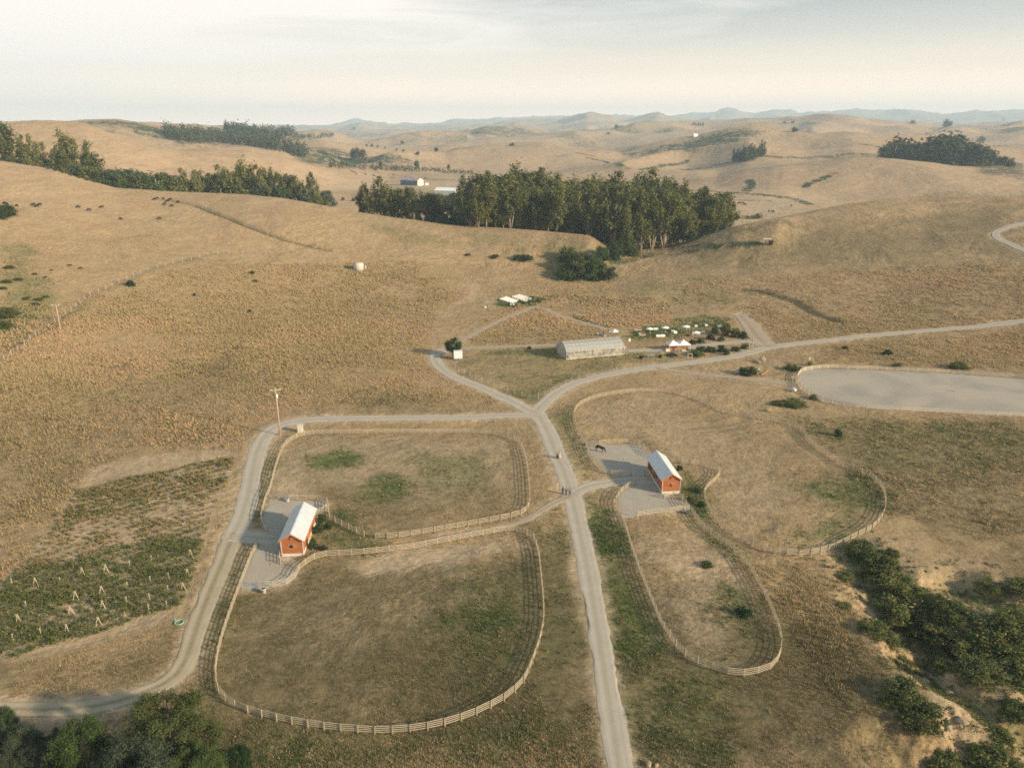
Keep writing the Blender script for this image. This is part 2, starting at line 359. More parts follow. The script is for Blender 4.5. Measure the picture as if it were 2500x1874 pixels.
M['tin'] = mat('galvanised_roof', (0.62, 0.64, 0.64), 0.42, (0.52, 0.55, 0.56), 0.8, metal=0.25, spec=0.5)
M['plinth'] = mat('pale_concrete', (0.62, 0.58, 0.50), 0.85, (0.48, 0.45, 0.40), 1.5)
M['dark'] = mat('painted_opening_shade', (0.012, 0.012, 0.012), 0.9)  # near-black panel colour, painted shade of the barn window openings
M['white'] = mat('white_paint', (0.80, 0.79, 0.76), 0.5, (0.74, 0.73, 0.70), 0.7)
M['cloth'] = mat('white_canvas', (0.82, 0.80, 0.78), 0.8, (0.76, 0.74, 0.73), 0.7)
M['steel'] = mat('galvanised_tube', (0.50, 0.52, 0.52), 0.45, metal=0.4)
M['tank'] = mat('tank_concrete', (0.62, 0.56, 0.47), 0.8, (0.45, 0.41, 0.35), 0.6)
M['black'] = mat('black_cloth', (0.015, 0.016, 0.02), 0.8)
M['navy'] = mat('navy_cloth', (0.02, 0.03, 0.06), 0.8)
M['brown'] = mat('brown_cloth', (0.12, 0.08, 0.05), 0.8)
M['skin'] = mat('skin', (0.50, 0.28, 0.19), 0.6)
M['pale'] = mat('pale_dress', (0.62, 0.48, 0.38), 0.8)
M['shirt'] = mat('white_shirt', (0.75, 0.75, 0.76), 0.8)
M['hair'] = mat('dark_hair', (0.03, 0.02, 0.015), 0.6)
M['timber'] = mat('orange_timber', (0.44, 0.22, 0.085), 0.6, (0.34, 0.16, 0.06), 3)
M['barrel'] = mat('barrel_oak', (0.27, 0.15, 0.08), 0.7, (0.18, 0.10, 0.05), 3)
M['blue'] = mat('blue_grey_plastic', (0.30, 0.40, 0.46), 0.5)
M['tarp'] = mat('pale_blue_sheet', (0.50, 0.58, 0.68), 0.5)
M['turq'] = mat('turquoise_plastic', (0.22, 0.55, 0.48), 0.5)
M['rock'] = mat('field_rock', (0.40, 0.33, 0.28), 0.9, (0.24, 0.20, 0.18), 1.5, 0.1)
M['rockpale'] = mat('pale_rock', (0.36, 0.285, 0.19), 0.95, (0.24, 0.185, 0.12), 1.5, 0.1)
M['bark'] = mat('eucalyptus_bark', (0.34, 0.28, 0.21), 0.85, (0.18, 0.14, 0.10), 0.5)
M['barkdark'] = mat('dark_bark', (0.12, 0.09, 0.065), 0.9, (0.07, 0.055, 0.04), 0.8)
M['hide'] = mat('black_hide', (0.012, 0.011, 0.010), 0.55)
M['cowhide'] = mat('black_cow_hide', (0.018, 0.016, 0.014), 0.8)
M['bluewall'] = mat('blue_shed_wall', (0.10, 0.16, 0.22), 0.8)
M['creamwall'] = mat('cream_shed_wall', (0.62, 0.54, 0.42), 0.8)
M['rust'] = mat('rusty_roof', (0.30, 0.15, 0.12), 0.8, (0.36, 0.34, 0.34), 0.15)
M['water'] = mat('trough_water', (0.05, 0.09, 0.12), 0.1, spec=0.5)
M['euc'] = leaf_mat('eucalyptus_leaves', (0.055, 0.070, 0.020), (0.185, 0.185, 0.058))
M['bush'] = leaf_mat('bush_leaves', (0.030, 0.060, 0.018), (0.085, 0.120, 0.035))
M['willow'] = leaf_mat('willow_leaves', (0.062, 0.080, 0.026), (0.125, 0.140, 0.045))
M['darkleaf'] = leaf_mat('dark_leaves', (0.018, 0.045, 0.014), (0.055, 0.095, 0.030))
M['grey'] = leaf_mat('grey_leaves', (0.042, 0.060, 0.034), (0.095, 0.115, 0.068))
M['scrub'] = leaf_mat('scrub_leaves', (0.035, 0.075, 0.018), (0.11, 0.15, 0.035), (0.20, 0.12, 0.045))
M['farleaf'] = leaf_mat('far_wood_leaves', (0.035, 0.050, 0.025), (0.070, 0.085, 0.038))
M['ravine'] = leaf_mat('ravine_leaves', (0.036, 0.066, 0.017), (0.125, 0.160, 0.042), (0.24, 0.185, 0.07))
M['drycrop'] = leaf_mat('dry_crop_leaves', (0.10, 0.105, 0.03), (0.28, 0.225, 0.09), (0.30, 0.20, 0.10))
M['flower'] = leaf_mat('cream_plumes', (0.72, 0.62, 0.45), (0.80, 0.72, 0.55))
M['garden'] = leaf_mat('garden_leaves', (0.030, 0.062, 0.014), (0.13, 0.175, 0.035), (0.25, 0.18, 0.07))
# ---------------------------------------------------------------- ground cover map
def poly_sd(x, y, p):
    """signed distance to a polygon, positive inside"""
    d = np.full(x.shape, 1e9); ins = np.zeros(x.shape, bool); n = len(p)
    for i in range(n):
        ax, ay = p[i]; bx, by = p[(i + 1) % n]
        dx, dy = bx - ax, by - ay
        t = np.clip(((x - ax) * dx + (y - ay) * dy) / (dx * dx + dy * dy + 1e-9), 0, 1)
        d = np.minimum(d, np.hypot(x - ax - t * dx, y - ay - t * dy))
        if ay != by: ins ^= ((ay > y) != (by > y)) & (x < (bx - ax) * (y - ay) / (by - ay) + ax)
    return np.where(ins, d, -d)
G, B_, D, T_, S_, X_ = 0, 1, 2, 3, 4, 5     # green, bare, dark, tall gold, scrub, no grass
ROADS = [  # name, points of the centre line, width in metres (start, end)
    ('gravel_road', [(1519, 1900), (1468, 1578), (1437, 1394), (1417, 1298), (1400, 1224), (1378, 1150), (1359, 1110), (1345, 1070), (1328, 1035), (1309, 1006), (1295, 1000)], 3.2, 4.7),
    ('gravel_road', [(1309, 1010), (1316, 998), (1332, 980), (1362, 957), (1402, 936), (1469, 917), (1548, 903), (1643, 890), (1754, 876), (1833, 860), (1882, 847), (1990, 834), (2116, 820), (2275, 806), (2401, 796), (2500, 783), (2640, 768)], 4.2, 4.0),
    ('gravel_road', [(1312, 1012), (1290, 1001), (1262, 985), (1233, 972), (1170, 944), (1106, 918), (1075, 896), (1062, 876), (1068, 860), (1094, 852)], 4.4, 4.0),
    ('gravel_road', [(1315, 1016), (1265, 1013), (1138, 1018), (980, 1020), (821, 1022), (742, 1026), (690, 1036), (657, 1054), (634, 1090), (619, 1143), (608, 1205), (590, 1265), (566, 1315)], 3.9, 4.3),
    ('two_track', [(572, 1300), (545, 1370), (520, 1430), (493, 1499), (472, 1560), (452, 1615), (415, 1661), (328, 1699), (240, 1722), (131, 1732), (0, 1731), (-150, 1731)], 3.9, 2.9),
    ('gravel_lane', [(1400, 1205), (1440, 1187), (1500, 1177), (1560, 1171), (1606, 1172)], 3.4, 4.0),
    ('dirt_path', [(1392, 1212), (1350, 1230), (1310, 1254), (1280, 1270), (1235, 1284), (1150, 1299), (1060, 1313)], 2.3, .3),
    ('gravel_lane', [(566, 1308), (610, 1311), (660, 1315), (706, 1316)], 5.0, 4.2),
    ('dirt_path', [(1600, 897), (1640, 905), (1700, 913), (1800, 922), (1870, 931), (1952, 940)], 2.2, 3.2),
    ('dirt_path', [(1872, 846), (1850, 822), (1826, 790), (1806, 768)], 8.0, 5.0),
    ('gravel_lane', [(1872, 842), (1850, 836), (1817, 834), (1738, 841), (1687, 849), (1611, 854), (1532, 857)], 3.2, 3.4),
    ('dirt_path', [(1368, 843), (1290, 844), (1200, 848), (1130, 851), (1094, 854)], 2.6, 2.6),
    ('dirt_path', [(1110, 845), (1135, 827), (1201, 792), (1265, 764), (1300, 750)], 2.4, 2.8),
    ('dirt_path', [(1290, 750), (1320, 752), (1380, 775), (1470, 801), (1500, 808)], 2.4, 2.6),
    ('gravel_road', [(2640, 536), (2500, 546), (2449, 560), (2430, 571), (2438, 583), (2464, 595), (2500, 611), (2640, 660)], 3.6, 3.6),
]
def smooth_path(p, step):
    """Catmull-Rom through the points, resampled at an even step"""
    p = [np.array(q[:2], float) for q in p]; q = [2 * p[0] - p[1]] + p + [2 * p[-1] - p[-2]]; o = []
    for i in range(1, len(q) - 2):
        n = max(2, int(np.linalg.norm(q[i + 1] - q[i]) / (step * 0.5)) + 1)
        for j in range(n):
            t = j / n
            o.append(0.5 * ((2 * q[i]) + (q[i + 1] - q[i - 1]) * t + (2 * q[i - 1] - 5 * q[i] + 4 * q[i + 1] - q[i + 2]) * t * t + (3 * q[i] - q[i - 1] - 3 * q[i + 1] + q[i + 2]) * t**3))
    o.append(q[-2]); o = np.array(o); s = np.concatenate([[0], np.cumsum(np.hypot(*np.diff(o, axis=0).T))])
    m = max(2, int(round(s[-1] / step)) + 1); ss = np.linspace(0, s[-1], m)
    return np.stack([np.interp(ss, s, o[:, 0]), np.interp(ss, s, o[:, 1])], 1)
ROADP = [(n, smooth_path(WP(p), 1.2), a, b) for n, p, a, b in ROADS]
PATCH = [
    (G, .95, 5, [(1425, 1195), (1505, 1260), (1535, 1400), (1570, 1500), (1620, 1600), (1560, 1660), (1505, 1560), (1470, 1450), (1440, 1320)]),
    (G, .55, 9, [(1560, 1600), (1700, 1650), (1760, 1720), (1700, 1874), (1560, 1874), (1500, 1640)]),
    (G, .45, 6, [(1520, 828), (1540, 808), (1600, 795), (1640, 780), (1720, 768), (1790, 775), (1770, 800), (1700, 818), (1640, 828), (1570, 832)]),
    (G, 1.1, 5, [(1600, 792), (1650, 776), (1740, 770), (1790, 780), (1765, 800), (1690, 803)]), (G, 1.3, 3, [(1520, 822), (1560, 800), (1640, 790), (1660, 800), (1680, 815), (1600, 826), (1560, 829)]),
    (G, 1.3, 3, [(1205, 745), (1215, 732), (1300, 724), (1335, 732), (1305, 744), (1250, 752)]),
    (G, .42, 8, [(1110, 880), (1370, 862), (1560, 850), (1660, 872), (1480, 900), (1310, 975), (1210, 940), (1120, 895)]),
    (G, .8, 6, [(1225, 955), (1310, 982), (1420, 918), (1380, 905), (1300, 940)]),
    (G, .8, 4, [(1180, 856), (1366, 849), (1380, 880), (1300, 870), (1180, 864)]),
    (G, .95, 4, [(750, 1115), (830, 1092), (880, 1110), (870, 1140), (780, 1145)]), (G, .9, 4, [(880, 1190), (930, 1150), (1000, 1165), (1005, 1210), (940, 1230), (880, 1222)]),
    (G, .5, 8, [(990, 1100), (1180, 1110), (1210, 1200), (1100, 1220), (1000, 1150)]),
    (G, .35, 12, [(1150, 1420), (1310, 1400), (1315, 1600), (1250, 1690), (1150, 1730), (1080, 1600)]), (G, .9, 7, [(1140, 1500), (1230, 1480), (1240, 1560), (1160, 1590)]),
    (G, .35, 9, [(1330, 1310), (1385, 1260), (1410, 1420), (1420, 1560), (1340, 1520)]),
    (G, .5, 10, [(640, 1740), (900, 1800), (1200, 1760), (1300, 1700), (1400, 1874), (640, 1874)]),
    (G, .7, 6, [(1385, 990), (1420, 1080), (1470, 1170), (1410, 1170), (1375, 1085), (1350, 1010)]),
    (G, .34, 9, [(1880, 1025), (2100, 1020), (2500, 1040), (2600, 1130), (2300, 1160), (2120, 1150), (1990, 1070)]),
    (G, .9, 5, [(1680, 1160), (1730, 1200), (1740, 1290), (1790, 1350), (1700, 1290), (1670, 1220)]),
    (G, .7, 8, [(1900, 1180), (2130, 1160), (2150, 1230), (2060, 1310), (1940, 1330), (2040, 1240)]), (G, .7, 6, [(1780, 1440), (1850, 1490), (1890, 1560), (1800, 1570), (1760, 1500)]),
    (G, .6, 5, [(650, 1062), (690, 1090), (640, 1200), (632, 1290), (600, 1290), (628, 1160)]), (G, .5, 6, [(560, 1420), (590, 1345), (560, 1480), (530, 1640), (545, 1730), (500, 1700), (490, 1600)]),
    (G, .8, 5, [(830, 1250), (860, 1310), (960, 1330), (870, 1345), (780, 1340), (780, 1270)]),
    (G, .55, 10, [(0, 610), (60, 600), (130, 720), (60, 820), (0, 840)]), (G, .4, 6, [(900, 545), (1000, 560), (1120, 590), (1080, 600), (960, 590)]), (G, .35, 8, [(1130, 575), (1300, 590), (1440, 600), (1400, 620), (1200, 600)]),
    (G, .5, 10, [(1330, 620), (1500, 640), (1480, 690), (1330, 690)]), (G, .35, 20, [(1300, 700), (1700, 690), (1750, 740), (1350, 735)]),
    (G, .5, 20, [(820, 470), (960, 455), (1120, 470), (1140, 500), (900, 500)]),
    (B_, 1.0, 4, [(960, 1342), (1240, 1312), (1290, 1330), (1240, 1352), (1100, 1375), (900, 1400), (860, 1385)]), (B_, .9, 5, [(640, 1150), (700, 1150), (780, 1210), (700, 1215), (655, 1205)]),
    (B_, .9, 5, [(1010, 930), (1060, 925), (1090, 940), (1030, 948)]), (B_, .45, 10, [(1420, 990), (1600, 970), (1800, 1060), (1980, 1180), (2000, 1260), (1800, 1290), (1700, 1130), (1560, 1060), (1440, 1060)]),
    (B_, .7, 8, [(1560, 1330), (1700, 1310), (1800, 1440), (1780, 1600), (1680, 1560)]), (B_, .6, 8, [(660, 1080), (760, 1070), (1250, 1075), (1270, 1200), (1000, 1240), (820, 1180), (680, 1180)]),
    (B_, .8, 5, [(1790, 768), (1815, 762), (1880, 835), (1850, 838), (1820, 800)]), (B_, .7, 4, [(1190, 745), (1215, 725), (1200, 722), (1175, 740)]),
    (B_, .8, 6, [(560, 1200), (600, 1180), (580, 1300), (520, 1440), (500, 1420), (540, 1300)]),
    (B_, .25, 14, [(700, 1440), (1000, 1400), (1150, 1380), (1100, 1500), (700, 1600), (560, 1560)]),
    (B_, .75, 3, [(2270, 1690), (2320, 1700), (2400, 1770), (2380, 1810), (2300, 1790), (2260, 1740)]), (B_, .7, 4, [(2350, 1400), (2400, 1420), (2500, 1500), (2480, 1520), (2370, 1450)]),
    (B_, .8, 40, [(800, 425), (1150, 437), (1300, 450), (1300, 500), (900, 470)]), (B_, .7, 30, [(1780, 470), (2050, 480), (1900, 530), (1790, 545)]),
    (D, .85, 12, [(470, 1700), (560, 1330), (900, 1370), (1250, 1330), (1320, 1330), (1500, 1300), (1700, 1500), (2000, 1500), (2120, 1620), (2300, 1900), (300, 1900)]),  # near fields: dark mown grass, plus lower light put into the colour
    (D, .45, 10, [(1230, 1040), (1300, 1090), (1300, 1230), (1270, 1290), (1260, 1100)]), (D, .6, 14, [(1900, 1020), (2600, 1030), (2600, 1400), (2100, 1250)]),
    (D, .95, 8, [(540, 1700), (560, 1450), (680, 1450), (900, 1500), (1100, 1480), (1250, 1430), (1310, 1500), (1300, 1620), (1150, 1740), (900, 1770), (650, 1740)]),
    (D, .6, 6, [(1150, 1640), (1280, 1540), (1310, 1600), (1180, 1730), (1000, 1770), (900, 1740)]), (D, .5, 4, [(1170, 1310), (1300, 1330), (1320, 1480), (1290, 1620), (1260, 1500), (1270, 1380)]),
    (D, .7, 14, [(1500, 1650), (1950, 1600), (2150, 1874), (1500, 1874)]), (D, .65, 12, [(1320, 1500), (1440, 1560), (1480, 1874), (1320, 1874)]),
    (D, .55, 20, [(1637, 612), (1900, 560), (2500, 500), (2500, 620), (2000, 640), (1700, 660)]), (D, .6, 12, [(680, 1060), (1260, 1060), (1280, 1240), (1000, 1300), (700, 1220)]),
    (D, .5, 1.5, [(425, 925), (470, 905), (530, 880), (592, 836), (596, 840), (534, 886), (474, 910), (428, 930)]), (D, .5, 5, [(470, 905), (560, 860), (580, 900), (500, 930)]), (D, .45, 8, [(900, 960), (1250, 990), (1240, 1005), (850, 1010), (700, 1010), (740, 985)]),
    (B_, .45, 2, [(1052, 862), (1046, 820), (1060, 780), (1100, 742), (1150, 712), (1160, 690), (1170, 694), (1160, 718), (1112, 750), (1074, 786), (1060, 822), (1064, 860)]), (D, .4, 3, [(0, 840), (120, 790), (240, 708), (360, 655), (520, 615), (520, 622), (360, 668), (240, 724), (120, 812), (0, 872)]),
    (D, .8, 3, [(1400, 770), (1480, 800), (1470, 806), (1390, 780)]),
    (D, .35, 20, [(-200, 1000), (600, 880), (640, 1080), (200, 1230), (-200, 1500)]), (D, .6, 8, [(-200, 1620), (200, 1600), (440, 1530), (470, 1560), (400, 1660), (240, 1710), (-200, 1730)]),
    (D, .3, 10, [(1420, 960), (1800, 1010), (2150, 1200), (2000, 1340), (1760, 1260), (1450, 1060)]),
    (T_, 1, 8, [(-200, 1150), (-200, 760), (200, 740), (470, 640), (1000, 640), (1130, 720), (1060, 760), (1050, 830), (1060, 900), (1230, 980), (700, 1000), (600, 1080), (560, 1100), (300, 1110), (180, 1220), (40, 1400), (-200, 1500)]),
    (T_, 1, 4, [(1215, 760), (1300, 725), (1400, 720), (1560, 725), (1630, 735), (1640, 790), (1500, 800), (1450, 825), (1330, 838), (1130, 840)]),
    (T_, .8, 8, [(1640, 740), (1815, 740), (1900, 840), (2600, 765), (2600, 640), (1900, 660), (1650, 700)]), (T_, .9, 5, [(1990, 845), (2600, 790), (2600, 900), (2300, 895), (1990, 890)]),
    (T_, .8, 6, [(1920, 1010), (2600, 1040), (2600, 1300), (2300, 1330), (2180, 1250), (2000, 1080)]), (T_, .6, 5, [(1840, 1390), (1960, 1370), (2080, 1500), (2050, 1700), (1950, 1600), (1900, 1480)]),
    (S_, 1.25, 40, [(215, 298), (300, 298), (400, 318), (520, 334), (560, 346), (440, 350), (350, 330)]), (S_, 1.25, 30, [(1530, 376), (1640, 352), (1740, 328), (1830, 316), (1850, 322), (1800, 345), (1680, 365), (1580, 378)]),
    (S_, 1.1, 30, [(740, 360), (830, 365), (880, 385), (1000, 392), (960, 402), (800, 400), (740, 395)]), (S_, .6, 60, [(1040, 335), (1100, 345), (1060, 350)]), (S_, .6, 80, [(1400, 345), (1480, 345), (1440, 360)]),
    (S_, .45, 30, [(1330, 640), (1500, 590), (1780, 560), (1640, 610), (1480, 660)]), (S_, .8, 10, [(2330, 372), (2500, 400), (2500, 440), (2400, 425)]),
    (S_, .5, 25, [(2280, 476), (2500, 480), (2500, 492), (2300, 490)]), (S_, .6, 10, [(1640, 606), (1780, 570), (1900, 540), (1930, 542), (1800, 575), (1700, 600)]),
]
PATCHW = []
for ch, amt, soft, poly in PATCH:
    PATCHW.append((ch, amt, soft * 0.6 if soft < 20 else soft, [tuple(world(*q)[:2]) for q in poly]))
STREAMS = [([tuple(q[:2]) for q in WP(p)], w_) for p, w_ in (([(1437, 386), (1480, 394), (1510, 402), (1535, 412)], 5), ([(1565, 415), (1620, 404), (1680, 393)], 5), ([(1684, 414), (1740, 404), (1800, 394)], 6), ([(1831, 440), (1836, 452), (1825, 466)], 6), ([(1965, 455), (2000, 440), (2038, 422)], 5),
    ([(1690, 464), (1780, 470), (1870, 477), (1940, 485), (1975, 498)], 6), ([(1600, 478), (1800, 488), (1880, 490)], 2.5), ([(860, 419), (1000, 433), (1200, 444)], 3.0), ([(1150, 430), (1260, 446), (1350, 455)], 3), ([(1863, 382), (1960, 386), (2060, 378), (2150, 380)], 5), ([(2100, 352), (2180, 366), (2260, 374)], 6), ([(1640, 606), (1760, 603), (1850, 596)], 3), ([(1500, 640), (1600, 622), (1700, 612)], 3))]
GARDEN = [tuple(world(*q)[:2]) for q in ((-150, 1440), (0, 1420), (70, 1365), (150, 1260), (215, 1145), (340, 1112), (560, 1092), (578, 1110), (570, 1150), (520, 1260), (480, 1400), (440, 1500), (330, 1545), (200, 1588), (60, 1605), (-150, 1625))]
PENS = []   # sand floors, filled below
def masks(x, y):
    R = np.hypot(x, y); m = np.zeros((6, len(x)))
    def inbox(p, mg):
        xs = [q[0] for q in p]; ys = [q[1] for q in p]
        return np.nonzero((x > min(xs) - mg) & (x < max(xs) + mg) & (y > min(ys) - mg) & (y < max(ys) + mg))[0]
    wob = fbm(x, y, 11, 4, 201); wob2 = fbm(x, y, 2.6, 3, 202)
    for ch, amt, soft, p in PATCHW:
        s = inbox(p, soft * 2 + 2)
        if len(s) == 0: continue
        sdv = poly_sd(x[s], y[s], p) + soft * (1.1 * wob[s] + 0.6 * wob2[s])
        m[ch, s] = np.maximum(m[ch, s], amt * sstep(-soft, soft, sdv))
    s = inbox(GARDEN, 4)
    if len(s): m[X_, s] = np.maximum(m[X_, s], 0.8 * sstep(-1, 1, poly_sd(x[s], y[s], GARDEN) + wob[s])); m[B_, s] = np.maximum(m[B_, s], 0.75 * m[X_, s])
    for n, p, a, b in ROADP:
        s = inbox([tuple(q) for q in p[::3]] + [tuple(p[-1])], 6)
        if len(s) == 0: continue
        d, t = seg_dist(x[s], y[s], [tuple(q) for q in p[::3]] + [tuple(p[-1])])
        hw = (a + (b - a) * t) / 2
        m[X_, s] = np.maximum(m[X_, s], 1 - sstep(hw - 0.1, hw + 0.8, d + 0.7 * wob2[s]))
        m[B_, s] = np.maximum(m[B_, s], 0.9 * (1 - sstep(hw + 0.1, hw + 2.2, d + 1.4 * wob[s])))
    for p in PENS:
        s = inbox(p, 3)
        if len(s): m[X_, s] = np.maximum(m[X_, s], sstep(-.3, .5, poly_sd(x[s], y[s], p))); m[B_, s] = np.maximum(m[B_, s], .8 * sstep(-2.5, .3, poly_sd(x[s], y[s], p) + wob[s]))
    for path, wd in STREAMS:
        s = inbox(path, wd * 3)
        if len(s):
            d, t = seg_dist(x[s], y[s], path); m[S_, s] = np.maximum(m[S_, s], 1.2 * (1 - sstep(wd * .4, wd * 1.3, d + wd * .5 * wob2[s])))
    for path, wd, dp in DITCHES:
        s = inbox(path, 6)
        if len(s):
            d, t = seg_dist(x[s], y[s], path); m[D, s] = np.maximum(m[D, s], 1.3 * (1 - sstep(wd * .3, wd * 1.1, d)))
    near = np.nonzero(R < 260)[0]
    if len(near):
        d, t = seg_dist(x[near], y[near], GULLY); d2, t2 = seg_dist(x[near], y[near], GULLY2); d3, t3 = seg_dist(x[near], y[near], GULLY3)
        dd = np.minimum(np.minimum(d, d2), d3 + 2) + 4 * wob[near] + 2 * wob2[near]
        ring = sstep(0, 4, dd) * (1 - sstep(6, 11, dd))
        m[B_, near] = np.maximum(m[B_, near], 0.35 * ring); m[G, near] = np.maximum(m[G, near], .9 * (1 - sstep(1, 6, dd)))
        m[X_, near] = np.maximum(m[X_, near], 0.15 * ring)
    fr = np.nonzero(R > 700)[0]
    if len(fr): q = fbm(x[fr], y[fr], 150, 4, 611) + .5 * fbm(x[fr], y[fr], 600, 3, 612); m[S_, fr] = np.maximum(m[S_, fr], .75 * sstep(.42, .62, q) * sstep(700, 1500, R[fr]))
    return np.clip(m, 0, 1.3)
# ---------------------------------------------------------------- ground
PENPX = {
 'pen_one': [(655, 1219), (700, 1222), (748, 1221), (776, 1224), (797, 1232), (784, 1248), (766, 1258), (735, 1300), (706, 1311), (680, 1305), (655, 1302), (643, 1293), (638, 1281), (639, 1264), (648, 1240)],
 'pen_two': [(628, 1332), (648, 1316), (690, 1318), (700, 1345), (716, 1380), (730, 1390), (721, 1410), (702, 1427), (667, 1434), (633, 1436), (590, 1438), (596, 1410), (608, 1378), (618, 1352)],
 'pen_three': [(1433, 1091), (1462, 1089), (1510, 1085), (1534, 1084), (1558, 1088), (1570, 1096), (1582, 1112), (1600, 1130), (1604, 1160), (1560, 1163), (1513, 1161), (1487, 1157), (1470, 1148), (1458, 1134), (1446, 1118), (1436, 1103)],
 'pen_four': [(1551, 1182), (1610, 1168), (1622, 1200), (1640, 1214), (1666, 1222), (1674, 1234), (1680, 1245), (1657, 1245), (1608, 1252), (1554, 1260), (1518, 1262), (1507, 1242), (1506, 1222), (1517, 1204), (1533, 1192)],
 'arena': [(1947, 925), (1955, 910), (1971, 904), (2001, 901), (2078, 902), (2183, 906), (2294, 911), (2427, 920), (2500, 926), (2620, 938), (2700, 960), (2690, 1000), (2600, 1018), (2500, 1014), (2401, 1011), (2300, 1005), (2202, 1000), (2129, 996), (2080, 991), (2037, 984), (2009, 976), (1977, 962), (1958, 946)],
}
PENW = {k: smooth_path(WP(v + [v[0]]), 1.5) for k, v in PENPX.items()}
PENS = [[tuple(q) for q in p[:-1]] for p in PENW.values()]
gm, t, b = new_mat('dry_grassland')
geo = t.nodes.new('ShaderNodeNewGeometry'); pos = geo.outputs['Position']
a1 = nd(t, 'ShaderNodeAttribute'); a1.attribute_name = 'cover'; s1 = t.nodes.new('ShaderNodeSeparateColor'); t.links.new(a1.outputs['Color'], s1.inputs[0])
a2 = nd(t, 'ShaderNodeAttribute'); a2.attribute_name = 'growth'; s2 = t.nodes.new('ShaderNodeSeparateColor'); t.links.new(a2.outputs['Color'], s2.inputs[0])
nA = noise(t, 0.012, 5, 0.6, pos, 0.4); nB = noise(t, 0.08, 5, 0.65, pos, 0.3); nC = noise(t, 0.55, 4, 0.65, pos); nD = noise(t, 3.4, 4, 0.8, pos); nE = noise(t, 0.0022, 5, 0.55, pos)
straw = mixc(t, ramp(t, nA, .35, .65), (0.49, 0.36, 0.20), (0.425, 0.305, 0.172))
straw = mixc(t, ramp(t, nB, .35, .7), straw, (0.355, 0.26, 0.15))
straw = mixc(t, ramp(t, nE, .42, .62, 0, .45), straw, (0.37, 0.285, 0.155))
straw = mixc(t, mth(t, 'SUBTRACT', 1.0, a1.outputs['Alpha'], True), straw, mixc(t, ramp(t, nB, .35, .7), (0.46, 0.325, 0.20), (0.35, 0.25, 0.155)))
gold = mixc(t, ramp(t, nC, .3, .7), (0.46, 0.335, 0.18), (0.345, 0.25, 0.14))
col = mixc(t, mth(t, 'MULTIPLY', s2.outputs[0], .7), straw, gold)
col = mixc(t, ramp(t, nD, .40, .66, 0, .6), col, (0.235, 0.17, 0.105))
dk = mth(t, 'MULTIPLY', s1.outputs[2], ramp(t, mth(t, 'ADD', nC, mth(t, 'MULTIPLY', nB, .8)), .6, 1.1, .6, 1.15), True)
col = mixc(t, dk, col, (0.145, 0.122, 0.065))
bare = mixc(t, ramp(t, nC, .3, .7), (0.48, 0.37, 0.245), (0.37, 0.28, 0.18))
col = mixc(t, mth(t, 'MULTIPLY', s1.outputs[1], ramp(t, nC, .25, .6, .55, 1.0), True), col, bare)
gr = mth(t, 'MULTIPLY', s1.outputs[0], ramp(t, mth(t, 'ADD', nC, mth(t, 'MULTIPLY', nB, 1.0)), .72, 1.15, .25, 1.1), True)
grn = mixc(t, ramp(t, nD, .3, .7), (0.085, 0.115, 0.035), (0.14, 0.155, 0.055))
col = mixc(t, gr, col, grn)
thatch_shade = mth(t, 'MULTIPLY', a1.outputs['Alpha'], mth(t, 'SUBTRACT', 1.0, mth(t, 'MULTIPLY', s1.outputs[1], .7), True))   # soil and thatch under the grass, darkened for shade between tufts
col = mixc(t, thatch_shade, col, mixc(t, 1.0, col, (0.90, 0.88, 0.86), 'MULTIPLY'))
sc1 = noise(t, 0.05, 6, 0.75, pos, 0.5)
scr = mth(t, 'MULTIPLY', s2.outputs[1], ramp(t, sc1, .40, .52), True)
col = mixc(t, scr, col, mixc(t, ramp(t, nB, .4, .6), (0.034, 0.050, 0.026), (0.075, 0.088, 0.042)))
nG = noise(t, 0.8, 7, 0.78, pos); nH = noise(t, 0.22, 5, 0.7, pos, .6)
gv = ramp(t, mth(t, 'ADD', mth(t, 'MULTIPLY', nG, .65), mth(t, 'MULTIPLY', nH, .35)), .36, .64, .66, 1.30)
gvc = t.nodes.new('ShaderNodeCombineColor'); [t.links.new(gv, gvc.inputs[i]) for i in range(3)]
col = mixc(t, ramp(t, a1.outputs['Alpha'], 0, 1, .35, 1), col, mixc(t, 1.0, col, gvc.outputs[0], 'MULTIPLY'))
t.links.new(col, b.inputs['Base Color']); b.inputs['Roughness'].default_value = 0.95; b.inputs['Specular IOR Level'].default_value = 0.05
hb = mth(t, 'ADD', mth(t, 'ADD', mth(t, 'MULTIPLY', nC, 0.5), mth(t, 'MULTIPLY', nD, 0.2)), mth(t, 'MULTIPLY', nB, 1.2))
hb = mth(t, 'ADD', mth(t, 'ADD', hb, mth(t, 'MULTIPLY', noise(t, 0.03, 6, .62, pos, .6), 7.0)), mth(t, 'MULTIPLY', scr, 2.5))
bump(t, b, hb, 0.55, 0.8)
def cov_attrs(m, extra=None):
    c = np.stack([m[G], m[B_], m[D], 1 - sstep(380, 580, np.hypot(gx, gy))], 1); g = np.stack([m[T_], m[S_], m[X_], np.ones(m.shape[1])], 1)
    return {'cover': c, 'growth': g}
azs = np.radians(np.concatenate([np.arange(-180, -60, 4.0), np.arange(-60, -38, .5), np.arange(-38, 38, .1), np.arange(38, 60, .5), np.arange(60, 180.1, 4.0)]))
Rs = np.concatenate([np.geomspace(2, 40, 14)[:-1], np.geomspace(40, 700, 520)[:-1], np.geomspace(700, 15000, 420)])
AA, RR = np.meshgrid(azs, Rs, indexing='ij'); gx = (RR * np.sin(AA)).ravel(); gy = (RR * np.cos(AA)).ravel(); gz = hgt(gx, gy)
na, nr = len(azs), len(Rs); idx = np.arange(na * nr).reshape(na, nr)
